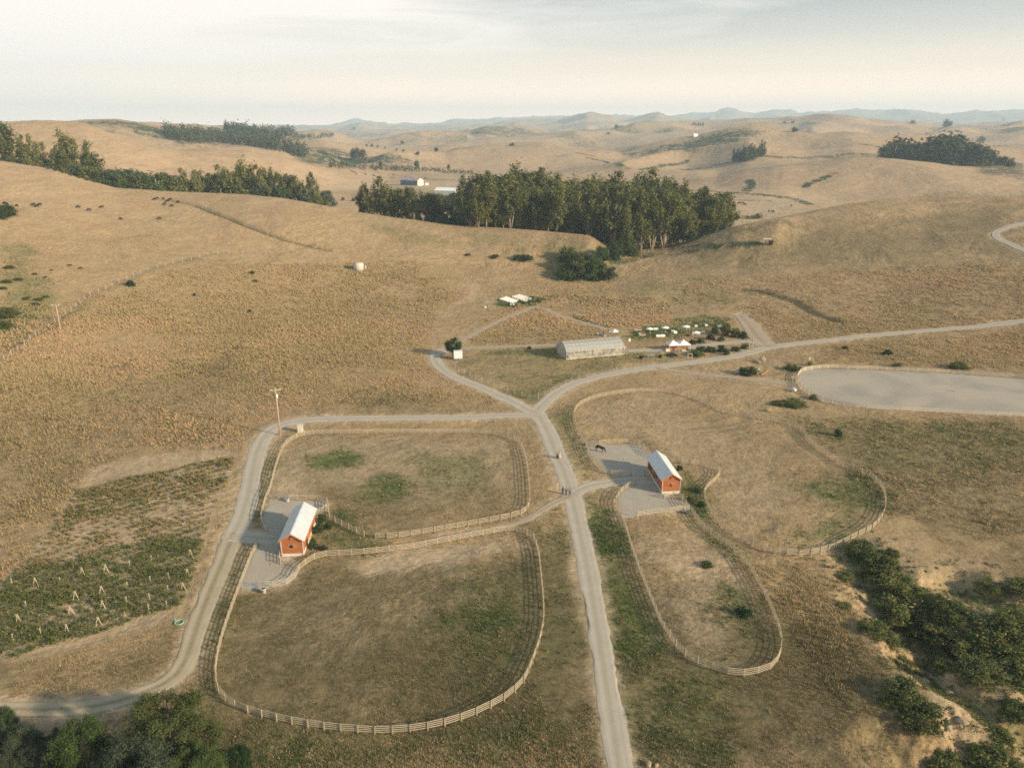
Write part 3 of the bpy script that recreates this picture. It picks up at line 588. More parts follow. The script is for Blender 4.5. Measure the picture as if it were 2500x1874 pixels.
fc = np.stack([idx[:-1, :-1].ravel(), idx[:-1, 1:].ravel(), idx[1:, 1:].ravel(), idx[1:, :-1].ravel()], 1)[:, ::-1]
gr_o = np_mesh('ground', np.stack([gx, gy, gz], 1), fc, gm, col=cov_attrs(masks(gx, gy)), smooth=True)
tag(gr_o, kind='structure')
# roads
def road_mat(name, c1, c2, mid):
    m, t, b = new_mat(name); g = t.nodes.new('ShaderNodeNewGeometry'); ps = g.outputs['Position']
    a = nd(t, 'ShaderNodeAttribute'); a.attribute_name = 'tint'; s = t.nodes.new('ShaderNodeSeparateColor'); t.links.new(a.outputs['Color'], s.inputs[0])
    n1 = noise(t, 0.35, 5, .6, ps); n2 = noise(t, 3.0, 4, .7, ps); n3 = noise(t, 14.0, 2, .6, ps)
    c = mixc(t, ramp(t, n1, .3, .7), c1, c2)
    c = mixc(t, mth(t, 'MULTIPLY', s.outputs[0], ramp(t, n2, .3, .6, .3, 1.0)), c, mid)
    c = mixc(t, ramp(t, n3, .4, .75, 0, .35), c, tuple(x * .6 for x in c1))
    t.links.new(c, b.inputs['Base Color']); b.inputs['Roughness'].default_value = .95; b.inputs['Specular IOR Level'].default_value = .1
    bump(t, b, n2, .5, .08); return m
M['gravel'] = road_mat('road_gravel', (0.46, 0.405, 0.325), (0.39, 0.345, 0.28), (0.33, 0.285, 0.21))
M['track'] = road_mat('two_track_dust', (0.44, 0.365, 0.26), (0.37, 0.305, 0.21), (0.20, 0.16, 0.085))
M['dirt'] = road_mat('path_dirt', (0.42, 0.34, 0.25), (0.35, 0.275, 0.195), (0.29, 0.22, 0.14))
for k, (nm, p, wa, wb) in enumerate(ROADP):
    n = len(p); tg = np.gradient(p, axis=0); tg /= np.linalg.norm(tg, axis=1)[:, None] + 1e-9; nx = np.stack([tg[:, 1], -tg[:, 0]], 1)
    cols = 11; vs = []; cc = []
    tt = np.linspace(0, 1, n); hw = (wa + (wb - wa) * tt) / 2
    for j in range(cols):
        q = -1 + 2 * j / (cols - 1); e_ = np.zeros(n)
        if j in (0, cols - 1): e_ = 0.32 * fbm(p[:, 0] + 31 * j, p[:, 1], 4.0, 3, 55 + j) + .10 * rng.normal(size=n)
        xy = p + nx * ((q * (hw + e_))[:, None])
        z = hgt(xy[:, 0], xy[:, 1]) + 0.07 + 0.006 * k - (0.05 if j in (0, cols - 1) else 0) - (0.03 if j in (3, 7) else 0)
        vs.append(np.stack([xy[:, 0], xy[:, 1], z], 1)); cc.append(np.full((n, 3), 1.0 if j in (5,) else (.55 if j in (0, cols - 1, 4, 6) else 0.0)))
    vs = np.stack(vs, 1).reshape(-1, 3); cc = np.stack(cc, 1).reshape(-1, 3); ix = np.arange(n * cols).reshape(n, cols)
    f = np.stack([ix[:-1, :-1].ravel(), ix[:-1, 1:].ravel(), ix[1:, 1:].ravel(), ix[1:, :-1].ravel()], 1)[:, ::-1]
    tag(np_mesh(nm, vs, f, M['gravel' if 'gravel' in nm else 'track' if nm == 'two_track' else 'dirt'], col=cc, smooth=True), kind='structure')
M['sand'] = road_mat('pen_sand', (0.40, 0.355, 0.29), (0.33, 0.295, 0.245), (0.36, 0.285, 0.205))
am, t, b = new_mat('raked_arena_sand'); g = t.nodes.new('ShaderNodeNewGeometry'); ps = g.outputs['Position']
n1 = noise(t, .05, 4, .5, ps, .6); n2 = noise(t, 2.5, 3, .6, ps)
c = mixc(t, ramp(t, n1, .42, .60), (0.42, 0.365, 0.29), (0.31, 0.28, 0.235)); c = mixc(t, ramp(t, n2, .3, .8, 0, .3), c, (0.27, 0.24, 0.20))
t.links.new(c, b.inputs['Base Color']); b.inputs['Roughness'].default_value = .95; b.inputs['Specular IOR Level'].default_value = .08
wv = t.nodes.new('ShaderNodeTexWave'); wv.wave_type = 'RINGS'; wv.inputs['Scale'].default_value = .45; wv.inputs['Distortion'].default_value = 1.5
mpn = t.nodes.new('ShaderNodeMapping'); mpn.inputs['Location'].default_value = (-106, -222, 0); t.links.new(ps, mpn.inputs[0]); t.links.new(mpn.outputs[0], wv.inputs[0])
t.links.new(mixc(t, mth(t, 'MULTIPLY', wv.outputs[1], .22), c, (0.25, 0.225, 0.19)), b.inputs['Base Color']); bump(t, b, mth(t, 'ADD', mth(t, 'MULTIPLY', wv.outputs[1], .4), n2), .6, .09)
for nm, p in PENW.items():
    p = p[:-1]; c = np.array(p.mean(0)); n = len(p)
    if nm == 'arena': c = np.array([(p[:, 0].min() + p[:, 0].max()) / 2, p[:, 1].mean()])
    ts = np.linspace(1, 0.03, 26 if nm == 'arena' else 10); vs = []
    for q in ts:
        e_ = .8 * fbm(p[:, 0], p[:, 1], 2.5, 3, 9)[:, None] if (q == 1 and nm != 'arena') else 0
        d = p - c; xy = c + d * q + e_ * d / (np.linalg.norm(d, axis=1)[:, None] + 1e-9)
        vs.append(np.stack([xy[:, 0], xy[:, 1], hgt(xy[:, 0], xy[:, 1]) + 0.065 - (0.04 if q == 1 else 0)], 1))
    vs = np.stack(vs, 1).reshape(-1, 3); m_ = len(ts); ix = np.arange(n * m_).reshape(n, m_); jx = np.roll(ix, -1, 0)
    f = np.stack([ix[:, :-1].ravel(), ix[:, 1:].ravel(), jx[:, 1:].ravel(), jx[:, :-1].ravel()], 1)
    cc = np.repeat(np.clip(fbm(vs[:, 0], vs[:, 1], 5, 4, 66)[:, None] * 1.6, 0, 1), 3, 1)
    me_o = np_mesh('sand_arena' if nm == 'arena' else 'sand_yard', vs, f, am if nm == 'arena' else M['sand'], col=cc, smooth=True)
    bpy.context.view_layer.update()
    if me_o.data.polygons[0].normal.z < 0: me_o.data.flip_normals()
    tag(me_o, kind='structure')
# ---------------------------------------------------------------- grass: loose tufts over the fields, one uncountable mass
def tuft_mat():
    m, t, b = new_mat('dry_grass_blades'); a = nd(t, 'ShaderNodeAttribute'); a.attribute_name = 'tint'
    t.links.new(a.outputs['Color'], b.inputs['Base Color']); b.inputs['Roughness'].default_value = .85; b.inputs['Specular IOR Level'].default_value = .1
    tr = t.nodes.new('ShaderNodeBsdfTranslucent'); t.links.new(a.outputs['Color'], tr.inputs[0]); mx = t.nodes.new('ShaderNodeMixShader'); mx.inputs[0].default_value = .3
    t.links.new(b.outputs[0], mx.inputs[1]); t.links.new(tr.outputs[0], mx.inputs[2]); t.links.new(mx.outputs[0], t.nodes['Material Output'].inputs[0]); return m
def make_grass(N):
    az = rng.uniform(-math.radians(38), math.radians(38), N); R = np.where(rng.random(N) < .72, np.exp(rng.uniform(math.log(60), math.log(560), N)), rng.uniform(200, 610, N))
    x, y = R * np.sin(az), R * np.cos(az); m = masks(x, y)
    clump = .8 * fbm(x, y, 2.6, 3, 301) + .7 * fbm(x, y, 19, 3, 302) + .5 * fbm(x, y, 75, 3, 304)
    keep = (rng.random(N) > m[X_] * 1.2) & (rng.random(N) < np.clip(.72 + clump * .9 + .25 * m[T_] - .30 * m[B_], .15, 1))
    x, y, R, m, clump = x[keep], y[keep], R[keep], m[:, keep], clump[keep]; n = len(x); z = hgt(x, y)
    ht = (.18 + .25 * m[T_] + .09 * m[G] - .04 * m[D] - .05 * m[B_]) * rng.uniform(.6, 1.5, n) * (1 + .5 * clump); ht = np.clip(ht, .06, .95) * (1 + .25 * (R > 300))
    pal = np.array([(.50, .370, .21), (.47, .340, .195), (.42, .310, .178), (.52, .39, .225), (.38, .29, .16), (.48, .35, .20)])
    col = pal[rng.integers(0, 6, n)] * rng.uniform(.88, 1.07, (n, 1))
    gcol = np.array([(.095, .145, .036), (.15, .185, .058), (.07, .115, .033)])[rng.integers(0, 3, n)]
    gsel = rng.random(n) < np.clip(m[G] * (.75 + 1.1 * fbm(x, y, 6, 3, 303)), 0, .95)
    col = np.where(gsel[:, None], gcol, col)
    pt = fbm(x, y, 38, 4, 305); col = col * (1 + .20 * pt)[:, None] * np.where((pt < 0)[:, None], np.array([(.97, 1.0, .92)]), np.array([(1.02, .99, .98)]))
    dsel = rng.random(n) < m[D] * 1.0; col = np.where((dsel & ~gsel)[:, None], np.array([(.185, .155, .080), (.145, .135, .055), (.23, .18, .095)])[rng.integers(0, 3, n)] * rng.uniform(.8, 1.3, (n, 1)), col)
    rare = rng.random(n) < .02 ; col = np.where(rare[:, None], np.array([(.12, .15, .05)]), col)
    nb = 4; V = np.zeros((n, nb, 3, 3)); ph = rng.uniform(0, 6.283, n)
    for k in range(nb):
        a = ph + k * 1.57 + rng.uniform(-.5, .5, n); wd = ht * rng.uniform(.24, .44, n) * (1 + .6 * (R > 250)); ln = ht * rng.uniform(.15, .6, n)
        dx, dy = np.cos(a), np.sin(a); ox, oy = x + .12 * dx, y + .12 * dy
        V[:, k, 0] = np.stack([ox - dy * wd / 2, oy + dx * wd / 2, z - .02], 1); V[:, k, 1] = np.stack([ox + dy * wd / 2, oy - dx * wd / 2, z - .02], 1)
        V[:, k, 2] = np.stack([ox + dx * ln, oy + dy * ln, z + ht * rng.uniform(.8, 1.1, n)], 1)
    V = V.reshape(-1, 3); Fc = np.arange(len(V)).reshape(-1, 3); cc = np.repeat(col, nb * 3, 0)
    return tag(np_mesh('dry_grass', V, Fc, tuft_mat(), col=cc), kind='stuff')
make_grass(700000)
#@@OBJ1
# ---------------------------------------------------------------- foliage
ORD1 = ['', 'first', 'second', 'third', 'fourth', 'fifth', 'sixth', 'seventh', 'eighth', 'ninth', 'tenth', 'eleventh', 'twelfth', 'thirteenth', 'fourteenth', 'fifteenth', 'sixteenth', 'seventeenth', 'eighteenth', 'nineteenth']
TENS = {2: ('twentieth', 'twenty'), 3: ('thirtieth', 'thirty'), 4: ('fortieth', 'forty'), 5: ('fiftieth', 'fifty'), 6: ('sixtieth', 'sixty')}
def ordw(n): return ORD1[n] if n < 20 else (TENS[n // 10][0] if n % 10 == 0 else TENS[n // 10][1] + '-' + ORD1[n % 10])
def foliage(blobs, n_per, size, seed, up=0.25, flat=0.0, shell=.45):
    r = np.random.default_rng(seed); Vs, Ts = [], []
    for (cx, cy, cz, rx, ry, rz) in blobs:
        n = n_per if isinstance(n_per, int) else max(6, int(n_per * rx * rz)); d = r.normal(size=(n, 3)); d /= np.linalg.norm(d, axis=1)[:, None]
        rad = r.random(n) ** shell
        lump = 1 + .25 * np.sin(d[:, 0] * 5 + cx * 3) * np.sin(d[:, 1] * 5 + cz) + .15 * r.normal(size=n)
        p = np.array([cx, cy, cz]) + d * np.array([rx, ry, rz]) * (rad * lump)[:, None]
        nn = d + .75 * r.normal(size=(n, 3)) + np.array([0, 0, up]); nn /= np.linalg.norm(nn, axis=1)[:, None]
        a = np.cross(nn, r.normal(size=(n, 3))); a /= np.linalg.norm(a, axis=1)[:, None]; b_ = np.cross(nn, a)
        s = size * r.uniform(.6, 1.4, (n, 1)); s2 = s * r.uniform(.45, .9, (n, 1))
        q = np.stack([p - a * s, p - b_ * s2 * .8, p + a * s, p + b_ * s2 * .8], 1)
        Vs.append(q.reshape(-1, 3)); tt = np.clip(r.random() * .45 + r.random(n) * .55, 0, 1); Ts.append(np.repeat(np.stack([tt, r.random(n), r.random(n)], 1), 4, 0))
    V = np.concatenate(Vs); return V, np.arange(len(V)).reshape(-1, 4), np.concatenate(Ts)
def limbs(mb, base, dirs, rad, seed):
    for d, l, r0, r1 in dirs:
        mb.cyl(base, Vector(base) + Vector(d).normalized() * l, r0, r1, 6)
PROTO = {}
def make_proto(kind, seed):
    """a tree of unit kind: trunk mesh and crown mesh, about H metres tall"""
    r = np.random.default_rng(seed); tb = MB(); bl = []
    if kind == 'euc':
        Hh = 30.0; n_st = r.integers(1, 4); tips = []
        top = Vector((r.normal() * .8, r.normal() * .8, Hh * .45)); tb.cyl((0, 0, -1), top, .55, .34, 7)
        for k in range(4 + n_st):
            a = r.uniform(0, 6.28); s = Vector((0, 0, 0)).lerp(top, r.uniform(.55, 1)); e_ = s + Vector((math.cos(a) * r.uniform(1, 3.6), math.sin(a) * r.uniform(1, 3.6), Hh * r.uniform(.25, .48)))
            tb.cyl(s, e_, .24, .07, 5); tips.append((s, e_))
        for k in range(44):
            s, e_ = tips[r.integers(len(tips))]; q = s.lerp(e_, r.uniform(.2, 1.05)); rr = r.uniform(1.2, 2.4)
            bl.append((q.x + r.normal() * 1.3, q.y + r.normal() * 1.3, min(q.z + r.normal() * 1.5, Hh - 1.5), rr, rr, rr * r.uniform(1.1, 1.9)))
        for k in range(14):
            a = r.uniform(0, 6.28); q = r.uniform(.12, .5) * Hh; rr = r.uniform(1.1, 2.1); bl.append((math.cos(a) * 2.2, math.sin(a) * 2.2, q, rr, rr, rr * 1.6))
        V, Fc, T_c = foliage(bl, 95, .50, seed + 1)
    elif kind == 'eucwide':
        Hh = 22.0; tips = []
        for k in range(7):
            a = k * .9 + r.uniform(-.3, .3); e_ = Vector((math.cos(a) * r.uniform(2, 7), math.sin(a) * r.uniform(2, 7), Hh * r.uniform(.6, .97)))
            tb.cyl((0, 0, -1), e_ * .45, .45, .25, 5); tb.cyl(e_ * .45, e_, .25, .06, 5); tips.append(e_)
        for k in range(52):
            e_ = tips[r.integers(len(tips))]; q = e_ * r.uniform(.35, 1.0); rr = r.uniform(1.2, 2.6)
            bl.append((q.x + r.normal() * 1.2, q.y + r.normal() * 1.2, max(1.5, q.z + r.normal() * .8), rr, rr, rr * r.uniform(.8, 1.4)))
        V, Fc, T_c = foliage(bl, 110, .46, seed + 1)
    elif kind == 'round':
        Hh = 7.2; tb.cyl((0, 0, -.3), (0, 0, 1.8), .26, .2, 8)
        for k in range(6):
            a = k * 1.05; tb.cyl((0, 0, 1.6), (math.cos(a) * 2, math.sin(a) * 2, 4.2), .12, .04, 5)
        for k in range(46):
            d = r.normal(size=3); d /= np.linalg.norm(d); rr = r.uniform(.55, 1.0); bl.append((d[0] * 2.35, d[1] * 2.35, 4.0 + d[2] * 2.0, rr, rr, rr))
        bl.append((0, 0, 4.0, 2.3, 2.3, 2.0)); V, Fc, T_c = foliage(bl, 150, .16, seed + 1)
    elif kind in ('bushtree', 'shrub', 'far'):
        Hh = {'bushtree': 10.0, 'shrub': 1.0, 'far': 20.0}[kind]; W = {'bushtree': 5.5, 'shrub': .62, 'far': 8.0}[kind]
        nb = {'bushtree': 46, 'shrub': 46, 'far': 20}[kind]
        for k in range(4 if kind != 'far' else 2):
            a = k * 1.6 + r.uniform(-.4, .4); tb.cyl((0, 0, -.05 * Hh), (math.cos(a) * W * .5, math.sin(a) * W * .5, Hh * .7), .022 * Hh, .008 * Hh, 5)
        for k in range(nb):
            a = r.uniform(0, 6.28); zf = r.uniform(.04, .80); q = W * math.sqrt(max(0.05, 1 - zf ** 1.7)) * r.uniform(.25, .85); rr = Hh * r.uniform(.11, .21) * (1.15 if kind == 'far' else 1)
            bl.append((math.cos(a) * q, math.sin(a) * q, zf * Hh, rr, rr, rr * (1.5 if kind == 'far' else .9)))
        V, Fc, T_c = foliage(bl, {'bushtree': 100, 'shrub': 95, 'far': 50}[kind], {'bushtree': .34, 'shrub': .036, 'far': 1.1}[kind], seed + 1)
    elif kind == 'willow':
        Hh = 9.0
        for k in range(8):
            a = k * .8; tb.cyl((0, 0, -.3), (math.cos(a) * 3.4, math.sin(a) * 3.4, 6.2 + r.uniform(0, 2)), .16, .04, 5)
        for k in range(120):
            a = r.uniform(0, 6.28); zf = r.uniform(.1, .88); q = 5.8 * math.sqrt(1 - (zf * .95) ** 2) * r.uniform(.4, .95); rr = r.uniform(.6, 1.25); bl.append((math.cos(a) * q, math.sin(a) * q, zf * Hh, rr, rr, rr))
        V, Fc, T_c = foliage(bl, 420, .095, seed + 1)
    return Hh, tb, (V, Fc, T_c)
def get_proto(kind, seed, lm, bm='bark'):
    key = (kind, seed, lm)
    if key not in PROTO:
        Hh, tb, (V, Fc, Tc) = make_proto(kind, seed)
        tmp = tb.build('trunk', M[bm], smooth=True); tm = tmp.data; bpy.data.objects.remove(tmp)
        tmp = np_mesh('crown', V, Fc, M[lm], col=Tc); cm = tmp.data; bpy.data.objects.remove(tmp); PROTO[key] = (Hh, tm, cm)
    return PROTO[key]
def tree(name, label, cat, loc, height, kind='euc', seed=1, lm='euc', wide=1.0, group=None, rz=None, bm='bark', parts=('trunk', 'crown')):
    Hh, tm, cm = get_proto(kind, seed, lm, bm)
    s = height / Hh; t = thing(name, label, cat, loc, rng.uniform(0, 6.28) if rz is None else rz, group); t.scale = (s * wide, s * wide, s)
    link(parts[0], tm, t); link(parts[1], cm, t); return t
# ---- the eucalyptus grove behind the near hill
EUC = [(11, 'euc'), (12, 'euc'), (13, 'euc'), (14, 'euc'), (15, 'euc'), (16, 'eucwide'), (17, 'eucwide')]
def grove(pts, fmt, group):
    pts = sorted(pts); 
    for i, (u, vt, R, kind) in enumerate(pts):
        p = at_R(u, R); h_ = top_z(u, vt, R) - p.z
        kind = 'eucwide' if kind == 'euc' and 'grove' in fmt and random.random() < .35 else kind
        sd_ = random.choice((11, 12, 13, 14, 15)) if kind == 'euc' else random.choice((16, 17))
        tree('eucalyptus_tree', fmt % ordw(i + 1), 'tree', p, h_, kind, sd_, 'euc', random.uniform(.88, 1.3) * (1.12 if h_ < 26 and kind == 'euc' else 1.0), group)
PROF = [(1140, 455), (1160, 435), (1200, 425), (1235, 410), (1262, 408), (1285, 424), (1310, 436), (1345, 434), (1362, 424), (1385, 436), (1420, 427), (1440, 434), (1465, 430), (1490, 440), (1520, 436), (1545, 433), (1590, 436), (1630, 433), (1650, 440), (1675, 455), (1710, 468), (1750, 468), (1768, 480), (1790, 505)]
px_, pv_ = [q[0] for q in PROF], [q[1] - 9 for q in PROF]
back = [(u + random.uniform(-6, 6), float(np.interp(u, px_, pv_)) + random.uniform(-12, 16), 525 + random.uniform(-12, 25), 'euc') for u in np.arange(1148, 1784, 15)]
mid = [(u + random.uniform(-6, 6), float(np.interp(u, px_, pv_)) + random.uniform(8, 40), 485 + random.uniform(-10, 10), 'euc') for u in np.arange(1140, 1792, 15)]
front = [(u + random.uniform(-7, 7), float(np.interp(u, px_, pv_)) + random.uniform(20, 75), 457 + random.uniform(-8, 8), 'euc') for u in np.arange(1145, 1786, 20)]
grove(back, 'tall eucalyptus in the back row of the dark grove, %s from the left', 'eucalyptus trees of the big grove')
grove(mid, 'eucalyptus in the middle row of the dark grove, %s from the left', 'eucalyptus trees of the big grove')
grove(front, 'eucalyptus in the front row of the dark grove, %s from the left', 'eucalyptus trees of the big grove')
for i, (u, vt, R, k, lb) in enumerate([(1572, 520, 440, 'eucwide', 'broad olive eucalyptus standing forward of the grove with forked pale limbs'), (1535, 488, 436, 'euc', 'slender eucalyptus with a long pale trunk at the front of the grove')]):
    p = at_R(u, R); tree('eucalyptus_tree', lb, 'tree', p, top_z(u, vt, R) - p.z, k, 16 if k == 'eucwide' else 12, 'euc', 1.0)
grove([(885, 442, 520, 'euc'), (903, 455, 515, 'euc'), (930, 432, 515, 'eucwide'), (946, 440, 510, 'euc'), (962, 452, 512, 'eucwide'), (985, 455, 505, 'euc'), (1002, 452, 500, 'euc'), (1020, 462, 500, 'euc'), (1040, 470, 498, 'euc'), (1056, 462, 500, 'euc'), (1085, 505, 500, 'euc'), (1108, 495, 495, 'euc'), (1125, 500, 490, 'euc')],
      'eucalyptus in the thin line left of the grove, %s from the left', 'eucalyptus trees in the thin line')
grove([(4, 288, 640, 'eucwide'), (24, 296, 640, 'euc'), (40, 326, 645, 'euc'), (76, 312, 650, 'euc'), (96, 344, 650, 'euc'), (118, 372, 650, 'euc'), (154, 312, 640, 'euc'), (166, 345, 640, 'euc'), (184, 334, 640, 'euc'), (214, 342, 640, 'euc'), (228, 366, 640, 'euc')],
      'ragged eucalyptus at the far left of the creek line, %s from the left', 'ragged eucalyptus trees by the creek')
grove([(545, 412, 590, 'euc'), (565, 405, 590, 'eucwide'), (588, 398, 590, 'euc'), (602, 376, 590, 'euc'), (618, 386, 590, 'euc'), (642, 418, 585, 'eucwide'), (668, 402, 585, 'euc'), (690, 412, 580, 'euc'), (712, 418, 580, 'eucwide'), (738, 424, 575, 'eucwide'), (758, 436, 572, 'eucwide'), (470, 412, 600, 'eucwide'), (495, 404, 600, 'eucwide'), (518, 414, 600, 'eucwide')],
      'eucalyptus in the clump behind the cattle hill, %s from the left', 'eucalyptus trees behind the cattle hill')
def row(name, pts, fmt, cat, group, kind='bushtree', lms=('bush', 'euc', 'willow', 'grey'), seeds=(21, 22, 23)):
    for i, (u, vt, R) in enumerate(sorted(pts)):
        p = at_R(u, R); tree(name, fmt % ordw(i + 1), cat, p, max(2.0, top_z(u, vt, R) - p.z), kind, random.choice(seeds), random.choice(lms), random.uniform(1.0, 1.4), group)
row('creek_bush', [(20, 380, 625), (60, 385, 625), (95, 385, 625), (130, 392, 622), (150, 398, 622), (172, 405, 620), (192, 398, 620), (212, 405, 615), (228, 402, 610), (246, 408, 610), (262, 406, 605), (280, 412, 605), (298, 418, 600), (315, 405, 620), (335, 420, 600), (352, 425, 600), (370, 418, 600),
    (388, 412, 600), (405, 424, 600), (425, 422, 600), (442, 432, 600), (460, 436, 600), (540, 440, 588), (575, 440, 585), (600, 440, 582), (650, 445, 578), (690, 452, 572), (730, 462, 565), (765, 472, 556), (785, 485, 545)],
    'rounded green bush in the creek line on the left, %s from the left', 'bush', 'bushes along the left creek')
row('creek_bush', [(125, 434, 583), (140, 436, 580), (158, 437, 578), (177, 440, 575), (196, 428, 572), (212, 432, 570), (230, 436, 568)], 'yellowish bush on the near edge of the creek line, %s from the left', 'bush', 'yellowish bushes on the creek edge', lms=('willow',))
row('valley_bush', [(793, 462, 700), (835, 480, 760), (860, 482, 760), (1065, 470, 700), (1085, 472, 700), (1105, 468, 700), (1122, 478, 680), (1060, 488, 600)], 'loose bush on the valley floor behind the line of eucalyptus, %s from the left', 'bush', 'bushes on the valley floor')
row('understory_bush', [(1050, 530, 488), (1075, 522, 488), (1100, 528, 482), (1125, 530, 478), (1180, 540, 470), (1760, 540, 462), (1740, 545, 458), (1700, 560, 450)], 'dark bush below the eucalyptus trunks, %s from the left', 'bush', 'dark bushes below the eucalyptus', lms=('darkleaf', 'bush'))
# shrubs of the gully that runs down from the grove: (column, row of the base, width in photo pixels, height share, leaf, label)
def shrub(u, v, wpx, hf, lm, label, group=None, name='shrub', cat='shrub', seed=None, kind='shrub'):
    p = world(u, v); d = (p - Vector((0, 0, H))).length; wm = wpx * d / 1900
    t = tree(name, label, cat, p - Vector((0, 0, .04 * wm)), wm * hf, kind, seed or random.choice((31, 32, 33, 34)), lm, (1 / 1.3) / hf if kind == 'shrub' else 1.0, group, bm='barkdark', parts=('stem', 'foliage'))
    return t
for a in [(1380, 682, 60, .55, 'bush', 'low green shrub at the left end of the big clump beyond the ceremony lawn'), (1412, 678, 80, .62, 'willow', 'olive shrub in the big clump, between its low left end and its middle'),
          (1450, 682, 90, .62, 'bush', 'largest rounded shrub in the middle of the clump beyond the lawn'), (1482, 678, 60, .6, 'willow', 'shrub at the right end of the big clump beyond the lawn'), (1400, 662, 70, .8, 'willow', 'tall pale olive shrub at the back of the big clump'),
          (1440, 655, 60, .7, 'bush', 'green shrub in the back of the big clump, right of the pale olive one'), (1385, 634, 50, .8, 'willow', 'feathery shrub alone above the big clump'), (1425, 640, 40, .8, 'bush', 'round green shrub beside the feathery one above the clump'),
          (1470, 632, 50, .7, 'bush', 'shrub at the foot of the grove where the gully leaves it'), (1500, 628, 55, .8, 'darkleaf', 'dark shrub under the front edge of the grove'), (1530, 620, 55, 1.1, 'willow', 'bright rounded willow shrub against the dark grove'),
          (1545, 625, 40, .6, 'bush', 'low shrub right of the bright willow below the grove'), (1265, 633, 34, .4, 'bush', 'low green shrub on the slope left of the gully'), (1285, 633, 42, .35, 'darkleaf', 'wider low shrub just right of the green one on the slope'),
          (1208, 629, 26, .4, 'darkleaf', 'small dark shrub alone on the slope above the water tank field'), (1142, 623, 18, .35, 'darkleaf', 'tiny shrub near the end of the erosion line'), (319, 698, 24, .6, 'darkleaf', 'round green bush alone right of the wire fence on the hill'),
          (616, 668, 16, .45, 'darkleaf', 'upper of two small bushes on the slope left of the water tank'), (623, 687, 16, .35, 'darkleaf', 'lower of two small bushes on the slope left of the water tank'), (611, 763, 10, 1.0, 'darkleaf', 'small upright bush alone in the open field'),
          (475, 722, 10, .7, 'darkleaf', 'tiny bush in the field between the wire fence and the open slope'), (2062, 852, 18, .5, 'darkleaf', 'small dark bush just below the road to the right'), (2167, 866, 26, .55, 'darkleaf', 'round dark bush between the road and the arena'),
          (2190, 896, 30, .4, 'ravine', 'green bush against the back fence of the arena'), (2340, 900, 50, .35, 'ravine', 'broad bush behind the arena fence toward the right'), (1828, 915, 50, .45, 'willow', 'grey green bush left of the long timber near the boulders'), (1812, 912, 28, .7, 'bush', 'small bush touching the grey green bush near the boulders'),
          (1935, 902, 50, .3, 'scrub', 'low spreading bush left of the cream flowering plant'), (1985, 974, 26, .5, 'ravine', 'green bush growing into the near arena fence'), (1940, 990, 70, .28, 'ravine', 'wide dark bush below the left end of the arena'), (1905, 988, 50, .25, 'ravine', 'low bush left of the wide dark one below the arena'),
          (2046, 1064, 22, .9, 'darkleaf', 'dark upright bush alone in the grass below the arena'), (2102, 565, 1, .6, 'darkleaf', '')][:-1]:
    shrub(*a)
for a in [(10, 530, 60, .5, 'bush', 'large bush cut by the left edge of the photo on the hill'), (12, 775, 70, .35, 'scrub', 'upper of two low bushes at the left edge below the wire fence line'), (8, 800, 60, .35, 'scrub', 'lower of two low bushes at the left edge below the fence line')]:
    shrub(*a)
for i, (u, v, w_) in enumerate([(15, 690, 26), (45, 684, 22), (8, 705, 20), (65, 730, 24), (95, 733, 26), (112, 726, 18), (85, 744, 24), (22, 655, 26), (85, 670, 14), (110, 678, 12), (170, 648, 13), (197, 655, 12), (125, 660, 10)]):
    shrub(u, v, w_, .3, 'scrub', 'low green bush scattered on the far left slope, %s of the patch' % ordw(i + 1), 'low bushes on the far left slope')
